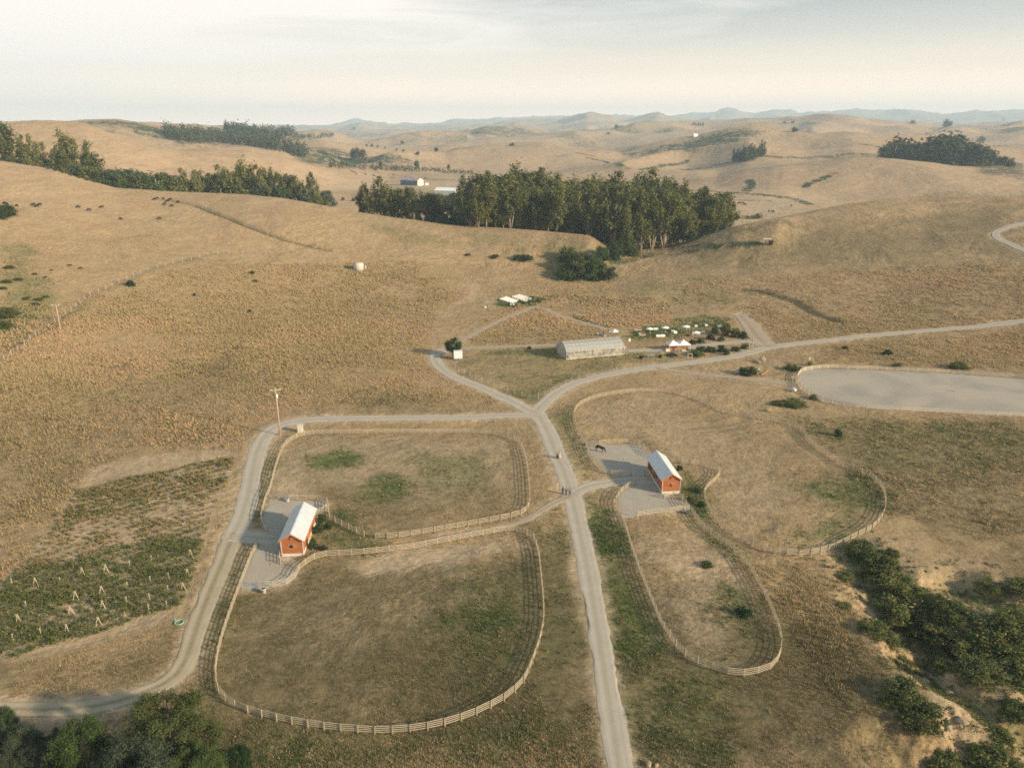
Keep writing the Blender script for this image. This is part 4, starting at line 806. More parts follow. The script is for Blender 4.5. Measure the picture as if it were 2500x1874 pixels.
for a in [(2105, 1352, 80, .6, 'darkleaf', 'dark shrub touching the round paddock fence at the top of the ravine'), (2150, 1395, 95, .6, 'darkleaf', 'second dark shrub down the ravine from the paddock fence'), (2190, 1440, 110, .55, 'bush', 'wide green shrub in the upper middle of the ravine'),
          (2205, 1500, 130, .55, 'darkleaf', 'largest dark shrub in the bend of the ravine'), (2130, 1535, 70, .5, 'darkleaf', 'dark shrub on the left bank below the big ravine shrub'), (2270, 1540, 110, .5, 'scrub', 'brown green shrub on the right bank of the ravine'), (2165, 1560, 60, .5, 'bush', 'green shrub below the largest ravine shrub'),
          (2290, 1475, 70, .45, 'scrub', 'thin scrubby bush on the slope right of the ravine bend'), (2345, 1580, 110, .5, 'darkleaf', 'dark shrub filling the lower ravine'), (2430, 1560, 120, .5, 'darkleaf', 'broad dark shrub in the right arm of the ravine'), (2485, 1530, 100, .5, 'bush', 'shrub in the right arm of the ravine near the photo edge'),
          (2380, 1650, 90, .7, 'willow', 'pale willow green shrub in the lower ravine'), (2450, 1660, 100, .6, 'willow', 'pale shrub in the lower ravine near the right edge'), (2495, 1640, 80, .6, 'bush', 'shrub cut by the right edge above the pale ones'), (2200, 1700, 90, .7, 'willow', 'yellow green shrub above the pale cut bank'),
          (2245, 1760, 110, .6, 'willow', 'larger yellow green shrub at the foot of the pale cut bank'), (2170, 1715, 50, .6, 'scrub', 'small bush left of the yellow green shrub by the bank'), (2478, 1740, 80, .5, 'scrub', 'olive shrub right of the pale cut bank'), (2440, 1800, 60, .5, 'bush', 'small shrub below the olive one at the lower right'),
          (2495, 1440, 80, .45, 'bush', 'shrub in the side gully at the right edge'), (2420, 1430, 60, .4, 'scrub', 'scrubby bush at the head of the side gully'), (2060, 1478, 40, .35, 'bush', 'small green plant on the slope left of the ravine'), (2430, 1874, 120, .5, 'darkleaf', 'dark shrub in the hollow at the lower right corner'), (2310, 1868, 90, .4, 'darkleaf', 'dark shrub left of the one in the lower right corner'),
          (2060, 1405, 50, .3, 'scrub', 'rust coloured bush under the round paddock fence'), (2330, 1500, 90, .45, 'bush', 'green shrub right of the thin scrubby bush above the ravine'), (2400, 1600, 90, .5, 'darkleaf', 'dark shrub between the ravine and its right arm'), (2470, 1590, 90, .5, 'darkleaf', 'dark shrub at the meeting of the right arm and the photo edge'), (2300, 1625, 60, .5, 'bush', 'shrub just above the crumbling rocks of the bank'), (2175, 1350, 40, .5, 'darkleaf', 'small dark shrub right of the ravine head'), (2240, 1455, 60, .5, 'bush', 'shrub on the right lip of the upper ravine')]:
    a = (a[0], a[1] + 3, a[2] * 1.15, a[3] * .66, 'ravine' if a[4] in ('darkleaf', 'bush', 'scrub') else a[4]) + a[5:]
    shrub(*a)
# three round clipped bushes and others beside the barns
for a in [(788, 1275, 28, .9, 'bush', 'round clipped bush farthest back beside the left barn'), (776, 1300, 29, .85, 'bush', 'round clipped bush in the middle beside the left barn'), (765, 1336, 29, .9, 'bush', 'round clipped bush nearest beside the left barn'), (800, 1290, 26, .6, 'darkleaf', 'dark loose bush right of the clipped bushes'),
          (790, 1341, 26, .45, 'grey', 'grey green low plant beside the nearest clipped bush'), (1659, 1147, 20, .7, 'darkleaf', 'dark bush behind the right barn'), (1688, 1222, 26, .6, 'scrub', 'reddish bush right of the right barn front'), (1700, 1200, 28, .5, 'bush', 'green bush on the far side of the right barn'), (1712, 1235, 26, .5, 'bush', 'green bush between the right barn and the round paddock'), (1816, 1500, 46, .5, 'darkleaf', 'dark green plant inside the lower right paddock'),
          (1725, 1380, 40, .3, 'scrub', 'brown patchy plant in the lower right paddock'), (930, 1170, 1, .1, 'bush', '')][:-1]:
    shrub(*a)
# bed of flowering shrubs along the lane to the tents
for a in [(1745, 812, 26, .7, 'scrub', 'brown topped shrub at the left of the upper garden bed'), (1770, 818, 34, 1.0, 'scrub', 'tallest brown topped bush of the upper garden bed'), (1795, 822, 30, .9, 'willow', 'yellow flowered bush in the upper garden bed'), (1815, 825, 26, .8, 'bush', 'green bush at the right end of the upper garden bed'), (1735, 828, 28, .6, 'bush', 'bush at the lane side of the upper garden bed'),
          (1710, 836, 26, .5, 'grey', 'grey bush at the lower left of the upper garden bed'), (1690, 838, 24, .5, 'bush', 'low bush beside the tents in the upper bed'), (1760, 832, 22, .6, 'willow', 'pale bush beside the lane in the upper bed'), (1710, 857, 34, .45, 'darkleaf', 'dark bush at the left of the lower garden bed'), (1735, 858, 34, .5, 'bush', 'bush in the left middle of the lower garden bed'),
          (1762, 858, 30, .6, 'darkleaf', 'dark green bush in the middle of the lower garden bed'), (1773, 866, 18, .8, 'willow', 'yellow bush at the road side of the lower garden bed'), (1795, 856, 26, .5, 'grey', 'grey bush in the right half of the lower bed'), (1818, 850, 26, .5, 'bush', 'bush at the right end of the lower garden bed'), (1640, 868, 40, .16, 'bush', 'low green ground plant below the tents'),
          (1700, 867, 50, .3, 'scrub', 'low brown plant right of the ground below the tents'), (1566, 875, 16, .6, 'darkleaf', 'small dark bush left of the picnic table'), (1612, 872, 14, .6, 'darkleaf', 'small dark bush right of the picnic table'), (1292, 852, 14, .6, 'bush', 'small plant beside the path left of the greenhouse')]:
    shrub(*a)
# lone tree, foreground trees, flowering plant
p = world(1106, 868); tree('round_tree', 'round dark green tree alone beside the white trailer', 'tree', p, top_z(1106, 820, math.hypot(p.x, p.y)) - p.z, 'round', 41, 'darkleaf', 1.05, bm='barkdark')
for u, v, h_, wd, lm, sd_, lb in [(420, 1850, 9.0, 1.18, 'willow', 51, 'large soft green tree cut by the bottom edge of the photo'), (215, 1900, 8.0, .9, 'bush', 52, 'darker green tree left of the large soft one at the bottom'), (25, 1880, 6.4, 1.0, 'grey', 53, 'grey leaved tree in the bottom left corner'),
                                  (120, 1880, 5.6, 1.0, 'grey', 54, 'grey leaved tree between the corner and the darker green tree'), (10, 1800, 4.4, .9, 'darkleaf', 55, 'dark tree at the left edge above the grey one'), (585, 1880, 3.8, .8, 'darkleaf', 52, 'small dark bush at the bottom right of the large soft tree'), (330, 1980, 9.0, 1.1, 'grey', 54, 'grey green tree nearest the camera below the large soft one'), (480, 1930, 6.5, 1.0, 'bush', 53, 'green tree right of the grey green one at the bottom edge')]:
    q = P0(u, v); tree('foreground_tree', lb, 'tree', (q[0], q[1], Z1(*q) - .2), h_, 'willow', sd_, lm, wd, bm='barkdark')
p = world(1976, 892); t = thing('flowering_plant', 'green plant topped with cream plumes beside the arena fence', 'plant', p)
V, Fc, Tc = foliage([(0, 0, .7, 1.2, 1.2, .9)], 900, .09, 5); np_mesh('foliage', V, Fc, M['darkleaf'], t, Tc)
for k in range(13):
    V, Fc, Tc = foliage([(math.cos(k) * random.uniform(.2, 1.3), math.sin(k * 1.7) * .8, 2.0 + random.uniform(-.2, .5), .2, .2, .42)], 60, .08, 60 + k); np_mesh('plume', V, Fc, M['flower'], t, Tc)
# ---- far trees
def far(u, v, hpx, label, n=1, lm='farleaf', wide=1.0, group=None, kind='far', nm='distant_tree'):
    p = world(u, v); d = (p - Vector((0, 0, H))).length; tree(nm, label, 'tree', p, .85 * hpx * d / 1900, kind, random.choice((61, 62, 63)), lm, wide, group)
for i in range(17):
    f = i / 16; u = 2168 + 288 * f; vb = float(np.interp(u, [2160, 2230, 2300, 2370, 2456], [371, 374, 390, 408, 424])) ; vt = float(np.interp(u, [2160, 2200, 2240, 2260, 2290, 2320, 2400, 2456], [334, 328, 342, 340, 328, 338, 360, 396]))
    p = at_R(u, 1170 + 20 * (i % 3)); R = math.hypot(p.x, p.y); vt += random.uniform(-8, 7); tree('windbreak_tree', 'dark tree in the windbreak on the right hill, %s from the left' % ordw(i + 1), 'tree', p, max(12, top_z(u, vt + random.uniform(-3, 4), R) - p.z), 'far', random.choice((61, 62, 63)), 'farleaf', 1.6, 'windbreak trees on the right hill')
for i, (u, v, hp) in enumerate([(1793, 395, 34), (1803, 396, 36), (1812, 394, 40), (1822, 394, 42), (1832, 392, 44), (1842, 388, 36), (1850, 384, 34), (1860, 380, 40)]):
    far(u, v, hp, 'tall tree in the small copse on the hillside, %s from the left' % ordw(i + 1), group='trees of the small hillside copse', wide=.7)
for u, v, hp, wd, lb in [(862, 394, 34, .7, 'left tree of the tall clump in the middle valley'), (873, 394, 36, .8, 'middle tree of the tall clump in the valley'), (886, 392, 30, 1.0, 'right tree of the tall clump in the middle valley'), (930, 412, 22, .7, 'slim tree on the hedge line left of the valley barn'), (1017, 412, 22, 1.0, 'lone tree on the hedge line above the valley barn'),
                         (1095, 412, 13, 1.0, 'small tree at the right of the hedge line'), (895, 358, 6, 1.6, 'leftmost tree of the short row on the far slope'), (908, 358, 8, 1.4, 'tallest tree of the short row on the far slope'), (922, 360, 6, 1.5, 'rightmost tree of the short row on the far slope'), (940, 363, 6, 1.2, 'tree below the short row on the far slope'), (968, 369, 8, 1.0, 'left tree of a pair on the far slope'), (985, 371, 7, 1.4, 'right tree of a pair on the far slope'),
                         (1020, 379, 10, 1.6, 'broad tree on the far slope above the valley barn'), (1065, 371, 12, 1.5, 'tree clump below the bare round hill'), (982, 352, 10, 1.6, 'pale distant tree clump between two bare hills'), (1250, 356, 9, 2.4, 'tree clump at the foot of the sunlit middle hill'), (1165, 326, 6, 2.0, 'distant clump on the ridge left of centre'), (864, 318, 8, 2.4, 'hazy clump below the blue hills at left'), (1505, 314, 10, 1.8, 'clump of trees on the ridge in the middle distance'),
                         (1485, 328, 6, 2.2, 'lower clump left of the ridge trees'), (1692, 306, 9, .8, 'first tree of the line on the distant ridge'), (1698, 306, 9, .8, 'second tree of the line on the distant ridge'), (1704, 307, 9, .8, 'third tree of the line on the distant ridge'), (1710, 307, 9, .8, 'fourth tree of the line on the distant ridge'), (1716, 307, 9, .8, 'last tree of the line on the distant ridge'),
                         (1915, 302, 7, 1.6, 'left tree of the hazy pair on the ridge'), (1935, 301, 7, 2.0, 'right tree of the hazy pair on the ridge'), (2228, 302, 9, 2.0, 'rounded hazy tree on the distant right ridge'), (2312, 310, 18, 1.8, 'large hazy tree clump on the distant right ridge'), (2449, 297, 9, 1.6, 'small hazy tree at the far right ridge'), (1940, 322, 12, 2.0, 'hazy wood patch on the slope behind the hill'), (2395, 346, 14, 1.6, 'hazy tree clump behind the windbreak'),
                         (1550, 286, 1, 1, '')][:-1]:
    far(u, v, hp, lb, wide=wd)
# far woods: masses no one could count
def wood(name, polys, n, hm, seed):
    r = np.random.default_rng(seed); bl = []
    while len(bl) < n:
        u0, u1, va, vb = polys[r.integers(len(polys))]; u = r.uniform(u0, u1); v = r.uniform(va(u), vb(u)) if callable(va) else r.uniform(va, vb)
        p = world(u, v); hh = hm * r.uniform(.7, 1.25); bl.append((p.x, p.y, p.z + hh * .5, hh * .30, hh * .30, hh * .55))
    V, Fc, Tc = foliage(bl, 26, hm * .10, seed + 3); return tag(np_mesh(name, V, Fc, M['farleaf'], col=Tc), kind='stuff')
L_ = lambda *q: (lambda u: float(np.interp(u, q[0::2], q[1::2])))
wood('woodland', [(400, 750, L_(400, 322, 480, 330, 560, 336, 620, 346, 680, 350, 750, 372), L_(400, 336, 470, 352, 560, 352, 640, 362, 700, 376, 750, 392))], 420, 17, 71)
wood('woodland', [(550, 720, L_(550, 316, 640, 316, 720, 320), L_(550, 328, 640, 342, 720, 342))], 220, 22, 72)
wood('woodland', [(718, 815, L_(718, 336, 815, 330), L_(718, 346, 815, 336))], 60, 15, 73)
wood('hedgerow', [(805, 1160, L_(805, 404, 900, 407, 1000, 411, 1080, 418, 1160, 424), L_(805, 412, 900, 417, 1000, 421, 1080, 423, 1160, 428))], 200, 7, 74)
wood('hedgerow', [(1050, 1140, 330, 352)], 50, 8, 75)
#@@OBJ2
# ---------------------------------------------------------------- fences
def fence(name, label, px, spacing=2.3, ph=1.38, rails=(.35, .66, .97, 1.27), pw=.15, rw=.08, mr='wood', mp='post', group=None, curved=True, cat='fence', jitter=0.0, side=1):
    w_ = WP(px); pts = smooth_path(w_, spacing) if curved else np.concatenate([np.linspace(w_[i][:2], w_[i + 1][:2], max(2, int(round((w_[i + 1] - w_[i]).length / spacing)) + 1))[:-1] for i in range(len(w_) - 1)] + [[tuple(w_[-1][:2])]])
    z = hgt(pts[:, 0], pts[:, 1]); o = Vector((pts[0, 0], pts[0, 1], z[0])); t = thing(name, label, cat, o, 0, group)
    Pn = [Vector((pts[i, 0], pts[i, 1], z[i])) - o for i in range(len(pts))]; n = len(Pn)
    me = MB().box((0, 0, ph / 2 - .15), (pw, pw, ph + .3)).build('post', M[mp], t).data; first = C.objects[-1] if False else t.children[0] if t.children else None
    src = bpy.data.objects[[c for c in bpy.data.objects.keys() if bpy.data.objects[c].data == me][0]]
    order = sorted(range(n), key=lambda i: (Pn[i] + o - Vector((0, 0, H))).length); own = set(order[:100]); rest = MB(); used = False
    for i in range(n):
        dv = Pn[min(i + 1, n - 1)] - Pn[max(i - 1, 0)]; a = math.atan2(dv.y, dv.x)
        if i in own:
            if not used: c = src; used = True
            else: c = src.copy(); C.objects.link(c); c.parent = t
            c.location = Pn[i]; c.rotation_euler = (random.uniform(-jitter, jitter), random.uniform(-jitter, jitter), a)
            if jitter: c.scale = (1, 1, random.uniform(.85, 1.12))
        else: rest.box(Pn[i] + Vector((0, 0, ph / 2 - .15)), (pw, pw, ph + .3), rz=a)
    if rest.v: tag(rest.build('post', M[mp], t), kind='stuff')
    for h_ in rails:
        mb = MB()
        for i in range(n - 1):
            d = (Pn[i + 1] - Pn[i]); nn = Vector((d.y, -d.x, 0)).normalized() * (pw / 2 + .022) * side; j0 = random.uniform(-.015, .015)
            mb.beam(Pn[i] + nn + Vector((0, 0, h_ + j0)), Pn[i + 1] + nn + Vector((0, 0, h_ + random.uniform(-.015, .015))), .04, rw)
        mb.build('rail', M[mr], t)
    return t
GF = 'post and rail fences'
fence('rail_fence', 'long wooden rail fence curving round the upper left paddock', [(654, 1301), (644, 1294), (638, 1281), (638, 1264), (648, 1222), (660, 1195), (673, 1143), (688, 1102), (704, 1081), (725, 1069), (749, 1062), (774, 1060), (850, 1059), (950, 1058), (1075, 1058), (1170, 1059), (1217, 1064), (1252, 1073), (1271, 1087), (1281, 1111), (1288, 1143), (1293, 1195), (1294, 1228), (1290, 1244), (1276, 1257), (1231, 1269), (1176, 1279), (1093, 1294), (1006, 1309), (945, 1316), (917, 1315)], group=GF)
fence('rail_fence', 'wooden fence stepping from the left barn yard to the gap in the upper left paddock', [(799, 1229), (803, 1248), (805, 1266), (823, 1277), (842, 1288), (865, 1299), (889, 1310)], group=GF)
fence('rail_fence', 'short wooden fence behind the left barn bending back to its wall', [(706, 1221), (748, 1221), (775, 1222), (799, 1229), (803, 1240), (785, 1254), (769, 1260)], group=GF, curved=False)
fence('rail_fence', 'long pale rail fence along the top and right side of the lower left paddock', [(633, 1433), (667, 1433), (702, 1427), (722, 1410), (732, 1389), (751, 1376), (772, 1363), (801, 1358), (864, 1355), (927, 1349), (1015, 1338), (1104, 1320), (1187, 1305), (1242, 1296), (1274, 1301), (1298, 1312), (1309, 1330), (1317, 1362), (1322, 1412), (1327, 1464), (1328, 1521), (1319, 1569), (1304, 1613), (1284, 1662), (1259, 1690), (1231, 1712)], group=GF)
fence('rail_fence', 'rail fence sweeping round the bottom and left of the lower left paddock', [(1231, 1712), (1200, 1729), (1170, 1744), (1098, 1770), (1015, 1787), (930, 1793), (888, 1791), (805, 1784), (727, 1772), (650, 1755), (600, 1740), (579, 1732), (552, 1713), (534, 1691), (526, 1652), (531, 1604), (544, 1552), (563, 1495), (587, 1430), (605, 1383), (617, 1354), (631, 1331)], group=GF)
fence('rail_fence', 'short fence wrapping the front corner of the left barn', [(684, 1350), (685, 1378), (715, 1377), (731, 1390)], spacing=1.9, group=GF, curved=False)
fence('rail_fence', 'wooden rail fence curving over the top of the big right paddock', [(1431, 1088), (1418, 1070), (1406, 1042), (1401, 1014), (1408, 997), (1425, 984), (1447, 975), (1469, 969), (1505, 963), (1545, 958), (1588, 957), (1611, 958), (1656, 963), (1694, 973), (1735, 990), (1763, 1004), (1792, 1013), (1830, 1020), (1863, 1026), (1911, 1032), (1939, 1042), (1958, 1054), (1974, 1074), (1996, 1098), (2028, 1116), (2056, 1138), (2082, 1145)], group=GF)
fence('rail_fence', 'rail fence looping round the far right end of the big right paddock', [(2082, 1145), (2110, 1157), (2135, 1172), (2151, 1190), (2161, 1215), (2162, 1242), (2152, 1270), (2125, 1296), (2084, 1316), (2036, 1341), (1988, 1354), (1931, 1357), (1874, 1349), (1842, 1333), (1790, 1306), (1746, 1270), (1726, 1238), (1718, 1208), (1726, 1192), (1748, 1172), (1757, 1156), (1747, 1145), (1724, 1138), (1702, 1136), (1669, 1134), (1638, 1130)], group=GF)
fence('rail_fence', 'sunlit rail fence along the back of the horse pen', [(1462, 1087), (1487, 1084), (1510, 1083), (1534, 1082)], group=GF, curved=False)
fence('rail_fence', 'rail fence from the horse pen corner to the back of the right barn', [(1534, 1082), (1559, 1086), (1571, 1095), (1581, 1106), (1592, 1118)], group=GF, curved=False)
fence('rail_fence', 'dark rail fence round the front of the horse pen', [(1431, 1088), (1436, 1104), (1446, 1119), (1458, 1135), (1469, 1148), (1487, 1158), (1513, 1161), (1539, 1161)], group=GF)
fence('rail_fence', 'short rail fence between the horse pen gate and the right barn', [(1574, 1163), (1593, 1162)], group=GF, curved=False, spacing=1.9)
fence('rail_fence', 'sunlit curved rail fence at the left of the right barn yard', [(1551, 1182), (1533, 1192), (1516, 1205), (1506, 1222), (1506, 1240), (1518, 1264)], group=GF)
fence('rail_fence', 'straight rail fence closing the front of the right barn yard', [(1554, 1261), (1580, 1258), (1608, 1254), (1635, 1252), (1657, 1248), (1682, 1246)], group=GF, curved=False)
fence('rail_fence', 'rail fence bending from the right barn front to the yard corner', [(1621, 1217), (1643, 1214), (1665, 1222), (1674, 1233), (1682, 1246)], group=GF, curved=False, spacing=1.9)
fence('rail_fence', 'rail fence enclosing the long narrow paddock at the lower right', [(1518, 1264), (1526, 1285), (1541, 1333), (1562, 1394), (1593, 1473), (1615, 1525), (1637, 1560), (1656, 1586), (1680, 1606), (1713, 1624), (1746, 1638), (1781, 1648), (1818, 1650), (1855, 1643), (1884, 1631), (1901, 1606), (1906, 1578), (1903, 1552), (1892, 1517), (1873, 1472), (1853, 1431), (1829, 1390), (1798, 1352), (1746, 1314), (1712, 1286), (1688, 1252)], group=GF)
fence('rail_fence', 'rail fence round the left end and back of the pale riding arena', [(1947, 937), (1946, 921), (1955, 909), (1971, 904), (2001, 900), (2039, 899), (2078, 901), (2121, 902), (2183, 905), (2227, 907), (2294, 910), (2357, 914), (2427, 919), (2500, 924), (2620, 936)], group=GF, ph=1.35, spacing=3.0, rw=.13, pw=.2, mp='palewood', mr='palewood')
fence('rail_fence', 'shadowed rail fence along the near side of the riding arena', [(1948, 938), (1958, 948), (1977, 964), (2009, 979), (2037, 986), (2080, 994), (2129, 999), (2202, 1003), (2300, 1008), (2401, 1014), (2500, 1018), (2620, 1024)], group=GF, ph=1.35, spacing=3.0, rw=.13, pw=.2, mp='palewood', mr='palewood')
fence('rail_fence', 'short pale gate panel at the left tip of the riding arena', [(1931, 928), (1946, 927)], group=GF, ph=1.3, curved=False, spacing=2.4)
fence('wire_fence', 'line of thin split posts climbing the left hillside', [(-12, 895), (2, 887), (22, 874), (41, 858), (60, 844), (77, 830), (95, 815), (112, 804), (130, 792), (146, 781), (161, 768), (179, 757), (195, 742), (209, 731), (223, 721), (240, 715), (269, 701), (283, 693), (299, 688), (324, 677), (340, 671), (354, 666), (367, 661), (392, 655), (414, 647), (440, 641), (475, 633), (516, 623), (560, 620)],
      spacing=5.2, ph=1.9, rails=(1.5, 1.0), pw=.17, rw=.015, mr='steel', mp='oldpost', jitter=.06)
fence('wire_fence', 'faint wire fence crossing the slope above the water tank', [(560, 620), (642, 619), (720, 618), (800, 616), (880, 617), (960, 617), (1060, 616), (1150, 617)], spacing=6.5, ph=1.5, rails=(1.2, .8), pw=.12, rw=.015, mr='steel', mp='oldpost', jitter=.06)
fence('wire_fence', 'wire fence with thin stakes round the garden plot below the greenhouse', [(1120, 858), (1130, 883), (1113, 888), (1113, 903), (1140, 915), (1170, 928), (1220, 948), (1270, 966), (1305, 975), (1350, 955), (1390, 934), (1433, 923), (1480, 912), (1540, 898)], spacing=3.2, ph=1.5, rails=(1.3, .8), pw=.09, rw=.012, mr='steel', mp='oldpost', jitter=.05)
def gate(label, a, b_, hh=1.15, nm='metal_gate'):
    a, b_ = world(*a), world(*b_); t = thing(nm, label, 'gate', a); d = b_ - a
    fr = MB()
    for z in (.2, hh): fr.cyl((0, 0, z), d + Vector((0, 0, z)), .03, n=6)
    for q in (0.01, .5, .99): fr.cyl(d * q + Vector((0, 0, .1)), d * q + Vector((0, 0, hh)), .03, n=6)
    fr.build('frame', M['steel'], t)
    for z in (.44, .68, .92): MB().cyl((0, 0, z), d + Vector((0, 0, z)), .022, n=6).build('bar', M['steel'], t)
gate('tubular metal gate at the top of the left barn yard', (658, 1216), (704, 1221)); gate('tubular metal gate at the bottom left of the left barn yard', (591, 1436), (631, 1434))
gate('tubular metal gate joining the horse pen fence to the short rail panel', (1541, 1161), (1572, 1163)); gate('metal gate at the left end of the right barn front fence', (1519, 1264), (1552, 1261)); gate('pale metal gate at the back left corner of the horse pen', (1432, 1088), (1460, 1087))
gate('metal gate crossing the left barn yard lane', (654, 1303), (686, 1306), 1.0)
# ---------------------------------------------------------------- barns
wn = M['siding'].node_tree; g_ = wn.nodes.new('ShaderNodeNewGeometry'); wv = wn.nodes.new('ShaderNodeTexWave'); wv.bands_direction = 'Z'; wv.inputs['Scale'].default_value = 1.6; wn.links.new(g_.outputs['Position'], wv.inputs[0])
bn = wn.nodes.new('ShaderNodeBump'); bn.inputs['Distance'].default_value = .03; wn.links.new(wv.outputs[1], bn.inputs['Height']); wn.links.new(bn.outputs[0], wn.nodes['Principled BSDF'].inputs['Normal'])
def barn(label, FL, FR, BR_, front_open, seed):
    W, L, He, Hr, pl = 3.8, 12.1, 3.55, 4.78, .6
    FL, FR = Vector(FL), Vector(FR); c = (FL + FR) / 2; bx = (Vector(BR_) - FR); ang = math.atan2(bx.y, bx.x) - math.pi / 2
    c.z = Z1(c.x, c.y) ; t = thing('stable_barn', label, 'barn', c, ang)
    h = W / 2; th = .12
    MB().box((0, L / 2, pl / 2 - .2), (W + .06, L + .06, pl + .4)).build('foundation', M['plinth'], t)
    def gable(mb, y):
        pr = [(-h, pl), (h, pl), (h, He), (0, Hr - .12), (-h, He)]
        vs = [(x, y, z) for x, z in pr] + [(x, y + th, z) for x, z in pr]; mb.add(vs, [(0, 1, 2, 3, 4), (9, 8, 7, 6, 5)] + [(i, i + 5, (i + 1) % 5 + 5, (i + 1) % 5) for i in range(5)])
    fw = MB()
    wx, wz, ww, wh = -.20, 2.02, .62, .58      # the window opening
    if front_open: fw.box((-h / 2 + (wx - ww / 2) / 2, th / 2, (pl + He) / 2), (h + wx - ww / 2, th, He - pl)).box(((h + wx + ww / 2) / 2, th / 2, (pl + He) / 2), (h - wx - ww / 2, th, He - pl)).box((wx, th / 2, (pl + wz - wh / 2) / 2), (ww, th, wz - wh / 2 - pl)).box((wx, th / 2, (He + wz + wh / 2) / 2), (ww, th, He - wz - wh / 2))
    if front_open: fw.add([(-h, 0, He), (h, 0, He), (0, 0, Hr - .12), (-h, th, He), (h, th, He), (0, th, Hr - .12)], [(0, 1, 2), (5, 4, 3), (0, 3, 4, 1), (1, 4, 5, 2), (2, 5, 3, 0)])
    else: gable(fw, 0)
    fw.build('front_wall', M['siding'], t)
    bw = MB(); gable(bw, L - th); bw.build('back_wall', M['siding'], t)
    MB().box((h - th / 2, L / 2, (pl + He) / 2), (th, L - 2 * th, He - pl)).build('side_wall', M['siding'], t)
    # open stall side: low end panels and posts, dark inside
    sw = MB()
    for y0, y1 in ((th, 3.6), (6.9, 8.2), (11.2, L - th)): sw.box((-h + th / 2, (y0 + y1) / 2, (pl + He) / 2), (th, y1 - y0, He - pl))
    for y0, y1 in ((3.6, 6.9), (8.2, 11.2)): sw.box((-h + th / 2, (y0 + y1) / 2, He - .2), (th, y1 - y0, .4))
    sw.build('stall_wall', M['siding'], t)
    MB().box((-h + .9, L / 2, (pl + He) / 2), (.08, L - .4, He - pl - .05)).build('inner_wall', M['siding'], t)
    for y in (3.7, 5.3, 6.8, 8.3, 9.8, 11.1): MB().box((-h - .02, y, pl + (He - pl) / 2), (.16, .16, He - pl)).build('stall_post', M['trim'], t)
    ov, oy = .42, .38; sl_ = math.atan2(Hr - He, h)
    for s in (-1, 1):
        rf = MB(); x1 = s * (h + ov); z1 = Hr - (h + ov) * math.tan(sl_); y0, y1 = -oy, L + oy; e_ = .07
        vs = [(0, y0, Hr), (x1, y0, z1), (x1, y1, z1), (0, y1, Hr)]; vs += [(x, y, z + e_) for x, y, z in vs]
        rf.add(vs, [(0, 1, 2, 3), (7, 6, 5, 4), (0, 4, 5, 1), (1, 5, 6, 2), (2, 6, 7, 3), (3, 7, 4, 0)] if s > 0 else [(3, 2, 1, 0), (4, 5, 6, 7), (1, 5, 4, 0), (2, 6, 5, 1), (3, 7, 6, 2), (0, 4, 7, 3)])
        r_o = rf.build('roof_panel', M['tin'], t); sm = MB()
        for k in range(32): y = y0 + .1 + k * (y1 - y0 - .2) / 31; sm.beam((0, y, Hr + e_ + .012), (x1, y, z1 + e_ + .012), .03, .03)
        sm.build('standing_seam', M['tin'], r_o)
        MB().beam((0, y0 - .02, Hr - .06), (x1, y0 - .02, z1 - .06), .05, .2).build('bargeboard', M['trim'], t)
        MB().beam((x1, y0, z1 - .03), (x1, y1, z1 - .03), .09, .10).build('gutter', M['white'], t)
        MB().beam((s * (h + .06), -.05, z1 - .1), (s * (h + .06), -.05, .5), .07, .07).build('downspout', M['white'], t)
    MB().beam((0, -oy, Hr + .10), (0, L + oy, Hr + .10), .22, .04).build('ridge_cap', M['tin'], t)
    if front_open:
        wd = MB().box((wx, th + .04, wz), (ww, .04, wh)).build('window', M['dark'], t)
        MB().box((wx, -.02, wz - wh / 2 - .04), (ww + .1, .08, .07)).build('sill', M['trim'], wd)
    sh = MB().box((.46, -.05, 2.02), (.68, .06, .68)) ; s_o = sh.build('shutter', M['dooor'], t)
    MB().beam((.14, -.1, 1.72), (.78, -.1, 2.32), .03, .07).beam((.14, -.13, 2.32), (.78, -.13, 1.72), .03, .07).build('brace', M['trim'], s_o)
    MB().box((.12, -.07, 2.44), (1.6, .06, .06)).build('shutter_rail', M['steel'], t)
    if not front_open: MB().box((-.22, -.015, 2.02), (.16, .03, .72)).build('window', M['dark'], t)
    ht_ = MB().box((.12, -.05, 3.72), (.62, .06, .62)).build('hatch', M['dooor'], t)
    MB().beam((-.16, -.1, 3.44), (.4, -.1, 4.0), .03, .06).beam((-.16, -.13, 4.0), (.4, -.13, 3.44), .03, .06).build('brace', M['trim'], ht_)
    MB().box((-.3, -.04, 3.66), (.09, .08, .6)).build('hatch_post', M['barkdark'], t)
    dr = MB().box((h + .05, 4.9, 1.95), (.07, 2.5, 2.7)).build('sliding_door', M['dooor'], t)
    MB().box((h + .10, 3.6, 1.95), (.05, .12, 2.9)).box((h + .10, 6.2, 1.95), (.05, .12, 2.9)).build('door_frame', M['barkdark'], dr)
    MB().box((h + .02, 9.4, 2.5), (.05, .55, .5)).build('side_window', M['trim'], t)
    return t
barn('orange timber stable with pale metal roof and open front shutter, left of the road', (-42.2, 126.2, 0), (-38.4, 125.9, 0), (-39.1, 138.0, 0), True, 1)
barn('orange timber stable with closed front shutter beside the horse pen, right of the road', (32.3, 151.9, 0), (36.1, 152.0, 0), (34.9, 164.3, 0), False, 2)
def tub(u, v, label, r=.42, h_=.75, m='white'):
    p = world(u, v); t = thing('water_trough', label, 'trough', p)
    MB().lathe([(r * .85, 0), (r, h_), (r + .04, h_), (r + .04, h_ - .06)], 14).build('tub', M[m], t, True); MB().lathe([(r * .88, h_ + .004), (r * .2, h_ + .006)], 14).build('water', M['water'], t)
